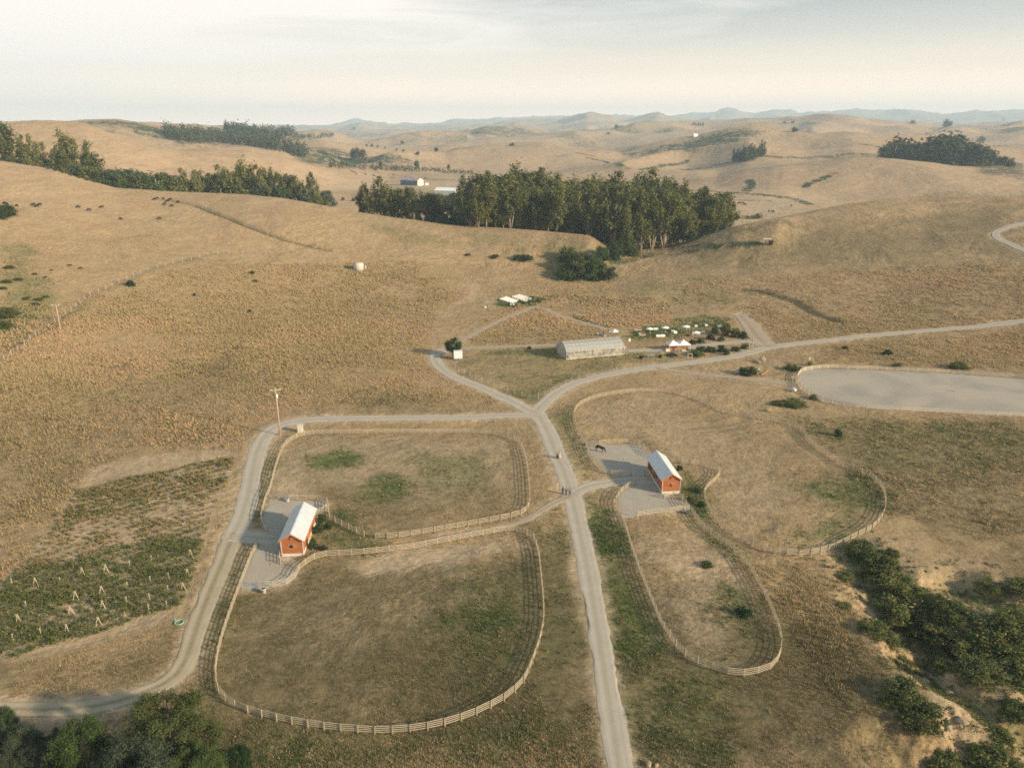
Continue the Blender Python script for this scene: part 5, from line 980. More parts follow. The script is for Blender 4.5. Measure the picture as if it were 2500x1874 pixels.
tub(702, 1224, 'white water tub by the gate behind the left barn'); tub(644, 1446, 'white water tub by the gate below the left barn', .45, .85); tub(1678, 1254, 'blue grey water tub at the corner of the right barn yard', .5, .6, 'blue')
# ---------------------------------------------------------------- greenhouse
gm_, t, b = new_mat('greenhouse_film'); g = t.nodes.new('ShaderNodeNewGeometry'); n1 = noise(t, .35, 4, .6, g.outputs['Position'])
t.links.new(mixc(t, ramp(t, n1, .3, .7), (0.42, 0.42, 0.385), (0.34, 0.345, 0.32)), b.inputs['Base Color']); b.inputs['Roughness'].default_value = .4
tp1 = t.nodes.new('ShaderNodeBsdfTransparent'); mx = t.nodes.new('ShaderNodeMixShader'); t.links.new(ramp(t, n1, .3, .7, .62, .82), mx.inputs[0]); t.links.new(tp1.outputs[0], mx.inputs[1]); t.links.new(b.outputs[0], mx.inputs[2]); t.links.new(mx.outputs[0], t.nodes['Material Output'].inputs[0])
g2, t, b = new_mat('greenhouse_side_film'); g = t.nodes.new('ShaderNodeNewGeometry'); n1 = noise(t, .45, 4, .7, g.outputs['Position'])
b.inputs['Base Color'].default_value = (.44, .42, .35, 1); b.inputs['Roughness'].default_value = .4
tp1 = t.nodes.new('ShaderNodeBsdfTransparent'); mx = t.nodes.new('ShaderNodeMixShader'); t.links.new(ramp(t, n1, .4, .6, .22, .8), mx.inputs[0]); t.links.new(tp1.outputs[0], mx.inputs[1]); t.links.new(b.outputs[0], mx.inputs[2]); t.links.new(mx.outputs[0], t.nodes['Material Output'].inputs[0])
a_, b_ = world(1383, 878), world(1524, 865); d = b_ - a_; Lg = math.hypot(d.x, d.y); ang = math.atan2(d.y, d.x)
gh = thing('greenhouse', 'long white hoop greenhouse with gridded translucent panels', 'greenhouse', a_, ang)
prof = [(0, 0), (-.06, 1.6), (0.0, 2.7), (.9, 3.7), (2.2, 4.5), (3.4, 4.95), (4.5, 5.15), (5.6, 4.95), (6.8, 4.5), (8.1, 3.7), (9.0, 2.7), (9.06, 1.6), (9, 0)]
for nm, i0, i1, mm in (('side_cover', 0, 2, g2), ('roof_cover', 2, 10, gm_), ('side_cover', 10, 12, g2)):
    vs = []; fs = []
    for i in range(i0, i1 + 1): vs += [(0, prof[i][0], prof[i][1]), (Lg, prof[i][0], prof[i][1])]
    for i in range(i1 - i0): fs.append((2 * i, 2 * i + 1, 2 * i + 3, 2 * i + 2))
    mb = MB(); mb.add(vs, fs); o = mb.build(nm, mm, gh)
for k in range(16):
    x = Lg * k / 15; mb = MB()
    for i in range(12): mb.beam((x, prof[i][0], prof[i][1] + .02), (x, prof[i + 1][0], prof[i + 1][1] + .02), .09, .09)
    mb.build('hoop', M['frame'], gh)
for i in (1, 2, 3, 4, 6, 8, 9, 10, 11): MB().beam((-.1, prof[i][0] + .01, prof[i][1] + .03), (Lg + .1, prof[i][0] + .01, prof[i][1] + .03), .07, .08).build('purlin', M['frame'], gh)
for i, z in ((0, .12), (12, .12)): MB().beam((-.1, prof[i][0], z), (Lg + .1, prof[i][0], z), .08, .3).build('baseboard', M['frame'], gh)
for x in (0.0, Lg):
    mb = MB(); mb.add([(x, q[0], q[1]) for q in prof], [tuple(range(13))]); mb.build('end_wall', gm_, gh)
    for y in (2.2, 4.5, 6.8): MB().beam((x, y, 0), (x, y, 4.5), .08, .08).build('end_stud', M['white'], gh)
MB().box((-.35, 7.6, 2.9), (.6, 1.5, 1.5)).build('fan_box', M['blue'], gh); MB().box((Lg + .05, 4.5, 1.1), (.06, 1.8, 2.2)).build('door', M['white'], gh)
MB().beam((.1, -.1, 2.2), (1.6, -.5, .1), .08, .08).build('brace', M['white'], gh); MB().beam((Lg + .2, .4, 2.6), (Lg + 1.7, 1.2, .2), .07, .07).beam((Lg + .2, 1.6, 3.1), (Lg + 1.9, 2.0, 1.6), .07, .07).build('stay', M['white'], gh)
M['inleaf'] = leaf_mat('greenhouse_plants', (.02, .05, .012), (.08, .13, .03))
for k in range(12):
    mloc = Matrix.Rotation(ang, 3, 'Z'); x = 1.5 + k * (Lg - 3) / 11; p = a_ + mloc @ Vector((x, 1.6, 0)); tt = thing('potted_plants', 'row of green plants seen inside the greenhouse, %s from the left end' % ordw(k + 1), 'plants', p, ang, 'plants inside the greenhouse')
    V, Fc, Tc = foliage([(q * .5 - .5, 0, random.uniform(.5, 1.3), .45, .6, random.uniform(.4, .9)) for q in range(3)], 70, .14, 400 + k); np_mesh('foliage', V, Fc, M['inleaf'], tt, Tc)
def step(u, v, label):
    p = world(u, v); t = thing('wooden_steps', label, 'steps', p)
    for k in range(3): MB().box((0, k * .28, .15 + k * .2), (1.3, .26, .05)).build('tread', M['oldpost'], t)
    MB().beam((-.65, -.1, .1), (-.65, .8, .8), .05, .12).beam((.65, -.1, .1), (.65, .8, .8), .05, .12).build('stringer', M['oldpost'], t)
step(1511, 873, 'pale wooden steps at the right front corner of the greenhouse')
# ---------------------------------------------------------------- poles, tank, shed, trailer, rocks
def upole(u, v, hh, box, label, ra):
    p = world(u, v); t = thing('utility_pole', label, 'utility pole', p, ra)
    MB().cyl((0, 0, -.3), (0, 0, hh), .19, .12, 10).build('pole', M['pole'], t, True)
    MB().box((0, -.14, hh - .35), (2.6, .10, .13)).build('crossarm', M['oldpost'], t)
    for x in (-1.2, -.9, .9, 1.2): MB().lathe([(.05, 0), (.08, .1), (.03, .2)], 8, (x, -.14, hh - .28)).build('insulator', M['white'], t)
    MB().beam((-.7, -.1, hh - .4), (0, -.14, hh - 1.0), .04, .04).beam((.7, -.1, hh - .4), (0, -.14, hh - 1.0), .04, .04).build('brace', M['steel'], t)
    if box: MB().lathe([(.24, 0), (.27, .05), (.27, .95), (.2, 1.02)], 12, (.12, -.36, hh - 2.4)).build('transformer', M['white'], t, True)
upole(684, 1062, 12.6, True, 'tall wooden utility pole with a white transformer beside the road bend', .35)
p = world(152, 828); upole(152, 828, top_z(136, 743, math.hypot(p.x, p.y)) - p.z, False, 'plain wooden utility pole standing by the hillside wire fence', .15)
p = world(874, 661); t = thing('water_tank', 'round pale concrete water tank alone on the hillside', 'water tank', p + Vector((0, 1.5, -.3)))
MB().lathe([(2.5, 0), (2.5, 3.6), (2.42, 3.75)], 40).build('wall', M['tank'], t, True); MB().lathe([(2.48, 3.752), (1.2, 3.95), (.05, 4.0)], 40).build('roof', M['tank'], t, True)
MB().beam((2.7, -.2, 0), (2.7, -.2, 3.6), .06, .06).beam((3.1, -.2, 0), (3.1, -.2, 3.6), .06, .06).build('ladder', M['steel'], t); MB().lathe([(.45, 0), (.45, 2.4), (.3, 2.6)], 14, (3.3, .5, 0)).build('pump_housing', M['oldpost'], t, True)
p = world(733, 1056); t = thing('utility_shed', 'small pale block hut with slab roof behind the paddock fence corner', 'shed', p, .1)
MB().box((0, .6, .85), (1.25, 1.1, 1.9)).build('wall', M['plinth'], t); MB().box((0, .6, 1.86), (1.5, 1.35, .14)).build('roof', M['plinth'], t); MB().box((.1, .035, .8), (.6, .04, 1.4)).build('door', M['creamwall'], t)
p = world(722, 1047); t = thing('marker_stake', 'thin pale leaning stake beside the block hut', 'stake', p); MB().cyl((0, 0, -.1), (-.7, 0, 2.3), .035, n=6).build('rod', M['oldpost'], t)
p = world(1118, 879); t = thing('toilet_trailer', 'white box trailer with two doors parked under the round tree', 'trailer', p + Vector((0, 1.0, 0)), .12)
MB().box((-.72, 0, 1.75), (1.38, 2.0, 2.5)).build('left_cabin', M['white'], t); MB().box((.72, 0, 1.75), (1.38, 2.0, 2.5)).build('right_cabin', M['white'], t); MB().box((0, 0, 1.72), (.07, 1.9, 2.4)).build('divider', M['plinth'], t)
MB().box((0, 0, .42), (2.9, 1.9, .14)).build('chassis', M['black'], t)
for x, y in ((.55, -1.0), (.55, 1.0)):
    wl = MB().cyl((x, y - .1, .33), (x, y + .1, .33), .33, n=16).build('wheel', M['black'], t); MB().cyl((x, y - .12 * (1 if y < 0 else -1), .33), (x, y - .13 * (1 if y < 0 else -1), .33), .2, n=12).build('rim', M['white'], wl)
MB().beam((-1.45, 0, .42), (-2.5, 0, .4), .1, .1).build('hitch', M['steel'], t)
for x in (-.72, .72): MB().box((x, .2, 3.03), (.5, .5, .06)).build('roof_vent', M['steel'], t); MB().box((x, -1.005, 1.7), (.7, .03, 2.0)).build('door', M['shirt'], t)
def rock(u, v, w_, hf, label, m='rock', seed=1, sharp=0.0):
    p = world(u, v); d = (p - Vector((0, 0, H))).length; R = w_ * d / 1900 / 2; r = np.random.default_rng(seed); n = 12; vs = []; fs = []
    for i in range(7):
        th_ = i / 6 * math.pi
        for j in range(n):
            ph = j / n * 6.283; k = 1 + .25 * math.sin(ph * 2 + seed) + .2 * r.random(); zz = math.cos(th_)
            sq = math.sin(th_) * (1 - sharp * max(0, zz) * .8); vs.append((R * k * sq * math.cos(ph), R * k * sq * math.sin(ph), R * 2 * hf * (zz * .5 + .4)))
    for i in range(6):
        for j in range(n): fs.append((i * n + j, (i + 1) * n + j, (i + 1) * n + (j + 1) % n, i * n + (j + 1) % n))
    mb = MB(); mb.add(vs, fs); o = mb.build('boulder', M[m]); o.location = p; tag(o, label, 'rock'); return o
rock(1861, 884, 12, 1.5, 'tall pointed dark boulder right of the road junction', seed=2, sharp=.9); rock(1851, 886, 12, .5, 'low pale boulder beside the pointed one', 'rockpale', 3); rock(1937, 955, 12, .8, 'white boulder left of the arena tip', 'plinth', 4)
rock(1583, 1868, 14, .8, 'pale rock at the bottom edge beside the road', 'rockpale', 5); rock(1602, 1870, 10, .7, 'smaller pale rock beside the one at the bottom edge', 'rockpale', 6); rock(1803, 911, 16, .6, 'grey rock left of the grey green bush', 'rock', 7)
rock(1875, 1004, 12, .7, 'pale rock between the big paddock fence and the arena', 'rockpale', 8); rock(22, 513, 8, .6, 'pale boulder near the large bush on the left hill', 'rockpale', 9)
for k, (u, v, w_) in enumerate([(2255, 1665, 18), (2318, 1692, 14), (2345, 1762, 22), (2312, 1778, 17)]): rock(u, v, w_, .55, 'crumbling pale rock in the ravine bank, %s of the outcrops in order' % ordw(k + 1), 'rockpale', 20 + k, .5)['group'] = 'pale rock outcrops of the ravine bank'
p, q = world(1858, 916), world(1876, 905); t = thing('timber_beam', 'long pale squared timber lying on the ground near the boulders', 'timber', p); MB().beam((0, 0, .2), q - p + Vector((0, 0, .2)), .35, .3).build('beam', M['timber'], t)
p, q = world(1849, 904), world(1855, 900); t = thing('timber_beam', 'short timber beside the grey green bush', 'timber', p); MB().beam((0, 0, .15), q - p + Vector((0, 0, .15)), .25, .25).build('beam', M['oldpost'], t)
p = world(438, 1520); t = thing('watering_ring', 'turquoise hoop lying at the edge of the lower left garden', 'hoop', p); mb = MB()
for k in range(16): a, b2 = k * math.pi / 8, (k + 1) * math.pi / 8; mb.cyl((.68 * math.cos(a), .68 * math.sin(a), .16), (.68 * math.cos(b2), .68 * math.sin(b2), .16), .07, n=6)
mb.build('ring', M['turq'], t); MB().cyl((-.65, .2, 0), (-.75, .25, .9), .03, n=6).build('handle', M['turq'], t)
def goal(u0, u1, v, label, hh=1.9):
    a, b2 = world(u0, v), world(u1, v); t = thing('timber_gateway', label, 'wooden frame', a); d = b2 - a
    for q in (Vector((0, 0, 0)), d): MB().beam(q + Vector((0, 0, -.1)), q + Vector((0, 0, hh)), .16, .16).build('post', M['wood'], t)
    MB().beam((0, 0, hh - .1), d + Vector((0, 0, hh - .1)), .1, .2).build('crossbar', M['wood'], t)
goal(1679, 1689, 876, 'low wooden H frame by the road below the tents'); goal(1829, 1838, 850, 'taller wooden H frame at the right tip of the garden bed', 2.2)
for i, u in enumerate((1822, 1836)): p = world(u, 838 + i); t = thing('thin_post', ['thin post at the left of the lane mouth', 'thin post at the right of the lane mouth'][i], 'post', p); MB().cyl((0, 0, -.1), (0, 0, 2.2), .06, n=6).build('rod', M['barkdark'], t)
# ---------------------------------------------------------------- valley farm buildings
def shed(u, v, L, W, he, hr, rz, label, ml, mg, mr):
    p = world(u, v); t = thing('farm_building', label, 'building', p, rz)
    MB().box((0, 0, he / 2 - .5), (L, W, he + 1)).build('wall', M[ml], t)
    for s in (-1, 1): MB().add([(s * L / 2 * 1.002, -W / 2, 0), (s * L / 2 * 1.002, W / 2, 0), (s * L / 2 * 1.002, W / 2, he), (s * L / 2 * 1.002, 0, hr), (s * L / 2 * 1.002, -W / 2, he)], [(0, 1, 2, 3, 4)]).build('gable_wall', M[mg], t)
    for s in (-1, 1):
        y1 = s * (W / 2 + .5); z1 = he - .3; MB().add([(-L / 2 - .4, 0, hr), (L / 2 + .4, 0, hr), (L / 2 + .4, y1, z1), (-L / 2 - .4, y1, z1), (-L / 2 - .4, 0, hr + .25), (L / 2 + .4, 0, hr + .25), (L / 2 + .4, y1, z1 + .25), (-L / 2 - .4, y1, z1 + .25)], [(0, 1, 2, 3), (7, 6, 5, 4), (0, 4, 5, 1), (1, 5, 6, 2), (2, 6, 7, 3), (3, 7, 4, 0)]).build('roof', M[mr], t)
    MB().box((L / 2 + .08, 0, he * .4), (.1, W * .3, he * .8)).build('door', M['white'], t)
shed(1006, 452, 26, 12, 6.0, 9.0, -.55, 'long blue walled valley barn with cream gable and rusty roof', 'bluewall', 'creamwall', 'rust')
shed(1092, 474, 24, 11, 4.0, 6.5, -.4, 'long white roofed shed half hidden behind the valley trees', 'white', 'white', 'white')
shed(1697, 333, 9, 7, 3, 5, .3, 'tiny white farmhouse on the distant hillside', 'white', 'white', 'white'); shed(1042, 452, 4, 3, 3, 4, .2, 'tiny white hut right of the valley barn', 'white', 'white', 'rust')
p = world(1872, 596); t = thing('cattle_shelter', 'small pale open shelter at the edge of the right hill', 'shelter', p); 
for x in (-1.6, 0, 1.6): MB().beam((x, 0, -.2), (x, 0, 2.6), .25, .25).build('post', M['plinth'], t)
MB().box((0, .5, 2.7), (4.0, 2.2, .2)).build('roof', M['plinth'], t); tub(1882, 597, 'dark round trough beside the pale shelter on the right hill', 1.3, 2.2, 'barkdark')
p = world(1835, 534); t = thing('stock_pond_bank', 'dark mound beside the flat pond patch in the valley', 'mound', p); V, Fc, Tc = foliage([(0, 0, 1.2, 9, 4, 1.6), (5, 0, 2, 4, 3, 2.6)], 240, .5, 9); np_mesh('foliage', V, Fc, M['darkleaf'], t, Tc)
# ---------------------------------------------------------------- skinned figures
def skin(name, vs, es, m, parent, lvl=1, root=0):
    me = bpy.data.meshes.new(name); me.from_pydata([q[:3] for q in vs], es, []); me.materials.append(m); o = link(name, me, parent)
    md = o.modifiers.new('skin', 'SKIN'); md.use_smooth_shade = True
    sv = me.skin_vertices[0].data
    for i, q in enumerate(vs): sv[i].radius = (q[3], q[4] if len(q) > 4 else q[3]); sv[i].use_root = (i == root)
    if lvl: s = o.modifiers.new('sub', 'SUBSURF'); s.levels = lvl; s.render_levels = lvl
    return o
SK = {}
def bake(key, fn):
    """build a skinned mesh once, keep the evaluated mesh"""
    if key not in SK:
        o = fn(); dg = bpy.context.evaluated_depsgraph_get(); dg.update(); me = bpy.data.meshes.new_from_object(o.evaluated_get(dg)); me.name = key[0]
        mt = o.data.materials[0]; bpy.data.objects.remove(o); me.materials.clear(); me.materials.append(mt); SK[key] = me
    return SK[key]
def person(label, u, v, rz, pose='stand', top='black', leg='black', skirt=None, hair='hair', hgt_=1.78, vest=None, group=None, loc=None):
    p = loc or world(u, v); t = thing('person', label, 'person', p + Vector((0, 0, .01)), rz, group); s = hgt_ / 1.82; t.scale = (s, s, s)
    st = {'stand': .03, 'walk': .26}[pose]; an = {'stand': 0, 'walk': .12}[pose]
    def legs(r):
        vs = [(0, 0, .95, .13 + r, .10 + r)]; es = []
        for sx, f in ((-1, 1), (1, -1)):
            b0 = len(vs); vs += [(sx * .10, 0, .88, .09 + r), (sx * .11, -f * st * .5 - .02, .50, .062 + r), (sx * .11, -f * st + .02, .11, .045 + r)]; es += [(0, b0), (b0, b0 + 1), (b0 + 1, b0 + 2)]
        return vs, es
    def body():
        vs, es = legs(0); n = len(vs)
        vs += [(0, 0, 1.15, .13, .095), (0, 0, 1.38, .16, .10), (0, 0, 1.50, .055), (0, -.01, 1.60, .075, .085), (0, -.015, 1.70, .08, .095), (0, -.01, 1.79, .055, .06), (0, -.115, 1.665, .014)]
        es += [(0, n), (n, n + 1), (n + 1, n + 2), (n + 2, n + 3), (n + 3, n + 4), (n + 4, n + 5), (n + 4, n + 6)]
        for k in (3, 6): i = len(vs); vs.append((vs[k][0], vs[k][1] - .19, .05, .035)); es.append((k, i))
        for sx in (-1, 1):
            i = len(vs); vs += [(sx * .20, 0, 1.42, .052), (sx * .27, .02 + sx * an, 1.14, .040), (sx * .26, -.10 + sx * an, .92, .026), (sx * .26, -.13 + sx * an, .85, .033, .016)]
            es += [(n + 1, i), (i, i + 1), (i + 1, i + 2), (i + 2, i + 3)]
            for k, ln in enumerate((.070, .082, .078, .060)):
                j = len(vs); x0 = sx * .26; y0 = -.155 + sx * an + k * .018; vs += [(x0 + sx * .002, y0, .81, .0085), (x0 - sx * .012, y0 - .008, .81 - ln, .007)]; es += [(i + 3, j), (j, j + 1)]
            j = len(vs); vs += [(sx * .235, -.175 + sx * an, .86, .010), (sx * .225, -.19 + sx * an, .82, .008)]; es += [(i + 3, j), (j, j + 1)]
        return skin('body', vs, es, M['skin'], None, 1)
    link('body', bake(('body', pose), body), t)
    if skirt is None:
        link('trousers', bake(('trousers', pose, leg), lambda: (lambda q: skin('trousers', q[0], q[1], M[leg], None, 1))(legs(.022))), t)
    else: MB().lathe([(.14, 1.02), (.19, .85), (.30, .35), (.34, .28)], 16).build('skirt', M[skirt], t, True)
    def jacket():
        vs = [(0, 0, .92, .16, .12), (0, 0, 1.15, .152, .115), (0, 0, 1.38, .182, .122), (0, 0, 1.47, .07)]; es = [(0, 1), (1, 2), (2, 3)]
        for sx in (-1, 1): i = len(vs); vs += [(sx * .20, 0, 1.42, .07), (sx * .27, .02 + sx * an, 1.14, .055), (sx * .26, -.09 + sx * an, .95, .042)]; es += [(2, i), (i, i + 1), (i + 1, i + 2)]
        return skin('jacket', vs, es, M[top], None, 1)
    link('jacket', bake(('jacket', pose, top), jacket), t)
    if vest: MB().box((0, -.128, 1.27), (.10, .012, .26)).build('shirt_front', M[vest], t)
    MB().lathe([(.093, 1.66), (.102, 1.74), (.085, 1.82), (.03, 1.86)], 12, (0, .02, 0)).build('hair', M[hair], t, True)
    for sx in (-1, 1): MB().lathe([(.002, -.011), (.011, 0), (.002, .011)], 6, (sx * .032, -.105, 1.70)).build('eye', M['black'], t); 
    for z_, yy in ((1.62, -.098),): MB().box((0, yy, z_), (.045, .012, .010)).build('mouth', M['brown'], t)
    MB().box((-.11, -.20 + (0 if pose == 'stand' else -.2), .045), (.10, .28, .09)).build('shoe', M['black'], t); MB().box((.11, -.14 + (0 if pose == 'stand' else .22), .045), (.10, .28, .09)).build('shoe', M['black'], t)
    return t
person('leftmost of three men in dark suits walking on the road, white shirt showing', 1374, 1205, .1, 'walk', 'black', 'black', vest='shirt')
person('middle of the three people in dark suits on the road, holding brown things', 1382, 1207, 0, 'walk', 'brown', 'black')
person('rightmost of the three people on the road, in a navy suit', 1391, 1208, -.1, 'walk', 'navy', 'navy', vest='shirt')
person('person in dark clothes walking with another on the road', 1361, 1119, .1, 'walk', 'black', skirt='black', hgt_=1.72); person('person in a pale dress walking right of the dark jacket on the road', 1366, 1118, -.1, 'walk', 'pale', skirt='pale', hgt_=1.68)
person('person in white shirt and black trousers by the small white umbrella', 1489, 817, .4, 'stand', 'shirt', 'black'); person('second person in pale blue shirt at the serving tables by the greenhouse', 1485, 811, 2.6, 'stand', 'tarp', 'black')
person('person in navy bending at the serving table behind the greenhouse', 1473, 818, 1.0, 'stand', 'navy', 'navy'); person('person in white top standing at the timber bench frame on the lawn', 1561, 821, 0, 'stand', 'shirt', 'pale'); person('person in white apron beside the lowest umbrella on the lawn', 1691, 822, .2, 'stand', 'shirt', 'pale')
person('person in dark clothes under the edge of the lowest umbrella', 1687, 816, 2.8, 'stand', 'black', 'black'); person('person in white working at the bar under the tents', 1636, 854, .3, 'stand', 'shirt', 'black'); person('person in black standing before the tent bar', 1645, 857, 3.0, 'stand', 'black', 'black'); person('small dark figure standing by the rocks left of the ceremony lawn', 1190, 750, 1.2, 'stand', 'navy', 'navy')
def quad(name, label, cat, p, rz, sc_, m, horse, key, group=None):
    t = thing(name, label, cat, p, rz, group); t.scale = (sc_,) * 3
    def f():
        if horse:
            vs = [(-.75, 0, 1.22, .27, .30), (-.3, 0, 1.14, .29, .33), (.2, 0, 1.12, .29, .33), (.62, 0, 1.16, .25, .32), (.95, 0, 1.02, .14, .20), (1.28, .03, .66, .10, .15), (1.42, .04, .42, .09, .12), (1.50, .05, .17, .06, .08), (1.36, .06, .60, .03)]
            es = [(0, 1), (1, 2), (2, 3), (3, 4), (4, 5), (5, 6), (6, 7), (5, 8)]
            for x0, src, sy, off in ((-.82, 0, -1, .08), (-.72, 0, 1, -.12), (.60, 3, -1, .10), (.66, 3, 1, -.06)):
                i = len(vs); hind = x0 < 0
                vs += [(x0, sy * .17, .95, .15 if hind else .11), (x0 + (.10 if hind else 0), sy * .17, .62, .075 if hind else .06), (x0 + (-.06 if hind else .02) + off, sy * .17, .42 if hind else .44, .052), (x0 + (-.02 if hind else .01) + off, sy * .17, .12, .036), (x0 + .03 + off, sy * .17, .02, .055)]
                es += [(src, i), (i, i + 1), (i + 1, i + 2), (i + 2, i + 3), (i + 3, i + 4)]
        else:
            vs = [(-.85, 0, 1.18, .30, .32), (-.3, 0, 1.08, .36, .42), (.3, 0, 1.06, .36, .42), (.8, 0, 1.12, .28, .34), (1.12, 0, .98, .17, .22), (1.38, 0, .62, .14, .17), (1.50, 0, .28, .09, .10)]
            es = [(0, 1), (1, 2), (2, 3), (3, 4), (4, 5), (5, 6)]
            for x0, src, sy in ((-.85, 0, -1), (-.78, 0, 1), (.72, 3, -1), (.8, 3, 1)):
                i = len(vs); vs += [(x0, sy * .2, .8, .14), (x0 + .04, sy * .2, .42, .065), (x0, sy * .2, .03, .06)]; es += [(src, i), (i, i + 1), (i + 1, i + 2)]
        return skin('body', vs, es, m, None, 1 if horse else 0, 1)
    link('body', bake(('body', key), f), t)
    if ('tail', key) not in SK:
        o = MB().cyl((-1.0, 0, 1.3), (-1.12, 0, .5), .045, .07 if horse else .03, 6).build('tail', m); SK[('tail', key)] = o.data; bpy.data.objects.remove(o)
    link('tail', SK[('tail', key)], t)
    if horse:
        MB().box((1.05, .02, 1.08), (.5, .03, .28), m=Matrix.Rotation(.85, 3, 'Y')).build('mane', m, t)
        for sy in (-1, 1): MB().cyl((1.30, .03 + sy * .06, .78), (1.22, .03 + sy * .09, .92), .03, .005, 5).build('ear', m, t)
    return t
p = world(1464, 1102); quad('horse', 'black horse grazing in the sandy pen left of the right barn', 'horse', p, -.6, 1.12, M['hide'], True, 'horse')
COW = [(12, 499), (18, 502), (42, 505), (83, 502), (91, 506), (98, 502), (191, 508), (217, 515), (249, 508), (295, 537), (378, 489), (384, 487), (399, 488), (416, 489), (409, 494), (434, 496), (402, 501), (420, 505), (389, 536)]
for i, (u, v) in enumerate(sorted(COW)): quad('cow', 'black cow grazing on the left hillside, %s from the left' % ordw(i + 1), 'cow', world(u, v), random.uniform(-.7, .7) + (math.pi if random.random() < .5 else 0), .92, M['cowhide'], False, 'cow', 'black cows on the left hillside')
for i, (u, v) in enumerate([(990, 434), (1004, 435), (961, 428), (870, 426), (892, 427), (912, 430), (1028, 436), (1038, 436), (1792, 497), (1805, 498), (1813, 498), (1819, 502), (1877, 518), (1886, 519), (1931, 505)]):
    quad('cow', 'tiny dark cow on the valley floor, %s in view from the left' % ordw(sorted([870, 892, 912, 961, 990, 1004, 1028, 1038, 1792, 1805, 1813, 1819, 1877, 1886, 1931]).index(u) + 1), 'cow', world(u, v), random.uniform(0, 3), 1.3, M['cowhide'], False, 'cow', 'cows on the valley floor')
# ---------------------------------------------------------------- ceremony and party
def chair_mesh():
    mb = MB(); mb.box((0, 0, .45), (.42, .40, .05)).box((0, .19, .78), (.40, .04, .24)).box((0, .2, .6), (.40, .03, .05))
    for x in (-.19, .19): mb.beam((x, -.2, 0), (x, .2, .9), .035, .035).beam((x, .2, 0), (x, -.15, .46), .035, .035)
    o = mb.build('folding_chair', M['white']); return o
c0 = chair_mesh(); first = True
for bn_, cor in (('left', [(1221, 733), (1236, 728.5), (1250, 742), (1263, 737)]), ('right', [(1251, 727.5), (1268, 723), (1281, 738.5), (1297, 733.5)])):
    A, Bq, Cq, Dq = [world(*q) for q in cor]
    for r_ in range(9):
        for s_ in range(6):
            a, b2 = r_ / 8, s_ / 5; q = (A * (1 - b2) + Bq * b2) * (1 - a) + (Cq * (1 - b2) + Dq * b2) * a; q.z = Z1(q.x, q.y)
            if first: c = c0; first = False
            else: c = c0.copy(); C.objects.link(c)
            dr = (Cq - A); c.location = q; c.rotation_euler = (0, 0, math.atan2(dr.y, dr.x) + math.pi / 2 + math.pi); c.scale = (1.1, 1.1, 1.15)
            tag(c, 'white ceremony chair, %s from the left in the %s row of the %s block' % (ordw(s_ + 1), ordw(r_ + 1), bn_), 'chair', 'white chairs of the %s ceremony block' % bn_)
p0 = world(1219, 730); t = thing('ceremony_arch', 'thin brown frame of poles behind the left chair block', 'arch', p0)
for u in (1219, 1222.5, 1229, 1232.5): q = world(u, 728) - p0; MB().cyl(q, q + Vector((0, 0, 3.6)), .07, n=6).build('pole', M['barkdark'], t)
q0, q1 = world(1219, 728) - p0, world(1232.5, 728) - p0; MB().beam(q0 + Vector((0, 0, 3.6)), q1 + Vector((0, 0, 3.6)), .08, .08).build('crossbar', M['barkdark'], t)
for i, (u, lb) in enumerate(((1247, 'white covered stand left of the dark one below the chairs'), (1253.5, 'white covered stand right of the dark one below the chairs'))): p = world(u, 747); t = thing('display_stand', lb, 'stand', p); MB().lathe([(.32, 0), (.28, .9), (.34, .92), (.34, .97)], 10).build('cloth', M['white'], t)
p = world(1243, 745); t = thing('speaker_stand', 'dark box stand left of the white stands below the chairs', 'stand', p); MB().box((0, 0, .55), (.8, .5, 1.1)).build('cabinet', M['navy'], t); MB().box((0, -.26, .8), (.4, .02, .4)).build('panel', M['black'], t)
rock(1184, 751, 7, .5, 'pale rock left of the ceremony lawn', 'plinth', 12); rock(1196, 757, 6, .5, 'small tan rock below the pale one left of the ceremony lawn', 'rockpale', 13)
def umbrella(u, v, wpx, zc_, label, flat=.5, n=8):
    a = az_of(u, v); 
    p = world(u, v); 
    for _ in range(4): R = (H - (Z1(p.x, p.y) + zc_)) / math.tan(dep_of(u, v)); p = Vector((R * math.sin(a), R * math.cos(a), 0)); p.z = Z1(p.x, p.y)
    r = wpx * math.hypot(R, H) / 1900 / 2; t = thing('umbrella', label, 'umbrella', p); MB().cyl((0, 0, 0), (0, 0, zc_ + flat), .035, n=8).build('pole', M['oldpost'], t); MB().lathe([(.4, 0), (.4, .1)], 12).build('base', M['black'], t)
    mb = MB(); vs = [(0, 0, zc_ + flat)]; ring = [(r * math.cos(2 * math.pi * k / n), r * math.sin(2 * math.pi * k / n), zc_) for k in range(n)]; vs += ring + [(x, y, z - .18) for x, y, z in ring]
    mb.add(vs, [(0, 1 + k, 1 + (k + 1) % n) for k in range(n)] + [(1 + k, 1 + n + k, 1 + n + (k + 1) % n, 1 + (k + 1) % n) for k in range(n)]); cp = mb.build('canopy', M['cloth'], t)
    for k in range(n): MB().beam((0, 0, zc_ + flat - .08), (ring[k][0] * .97, ring[k][1] * .97, zc_ - .06), .025, .03).build('rib', M['oldpost'], t)
umbrella(1500.6, 808, 18, 2.3, 'small peaked white umbrella behind the greenhouse end', .8, 6); umbrella(1586, 802, 18, 2.4, 'white umbrella at the left of the party lawn beside a covered table'); umbrella(1624, 799, 19, 2.4, 'white umbrella second from the left in the back row'); umbrella(1675, 796.5, 19.5, 2.4, 'white umbrella at the right of the back row'); umbrella(1700, 811, 20.5, 2.4, 'largest white umbrella in the front row with people under it')
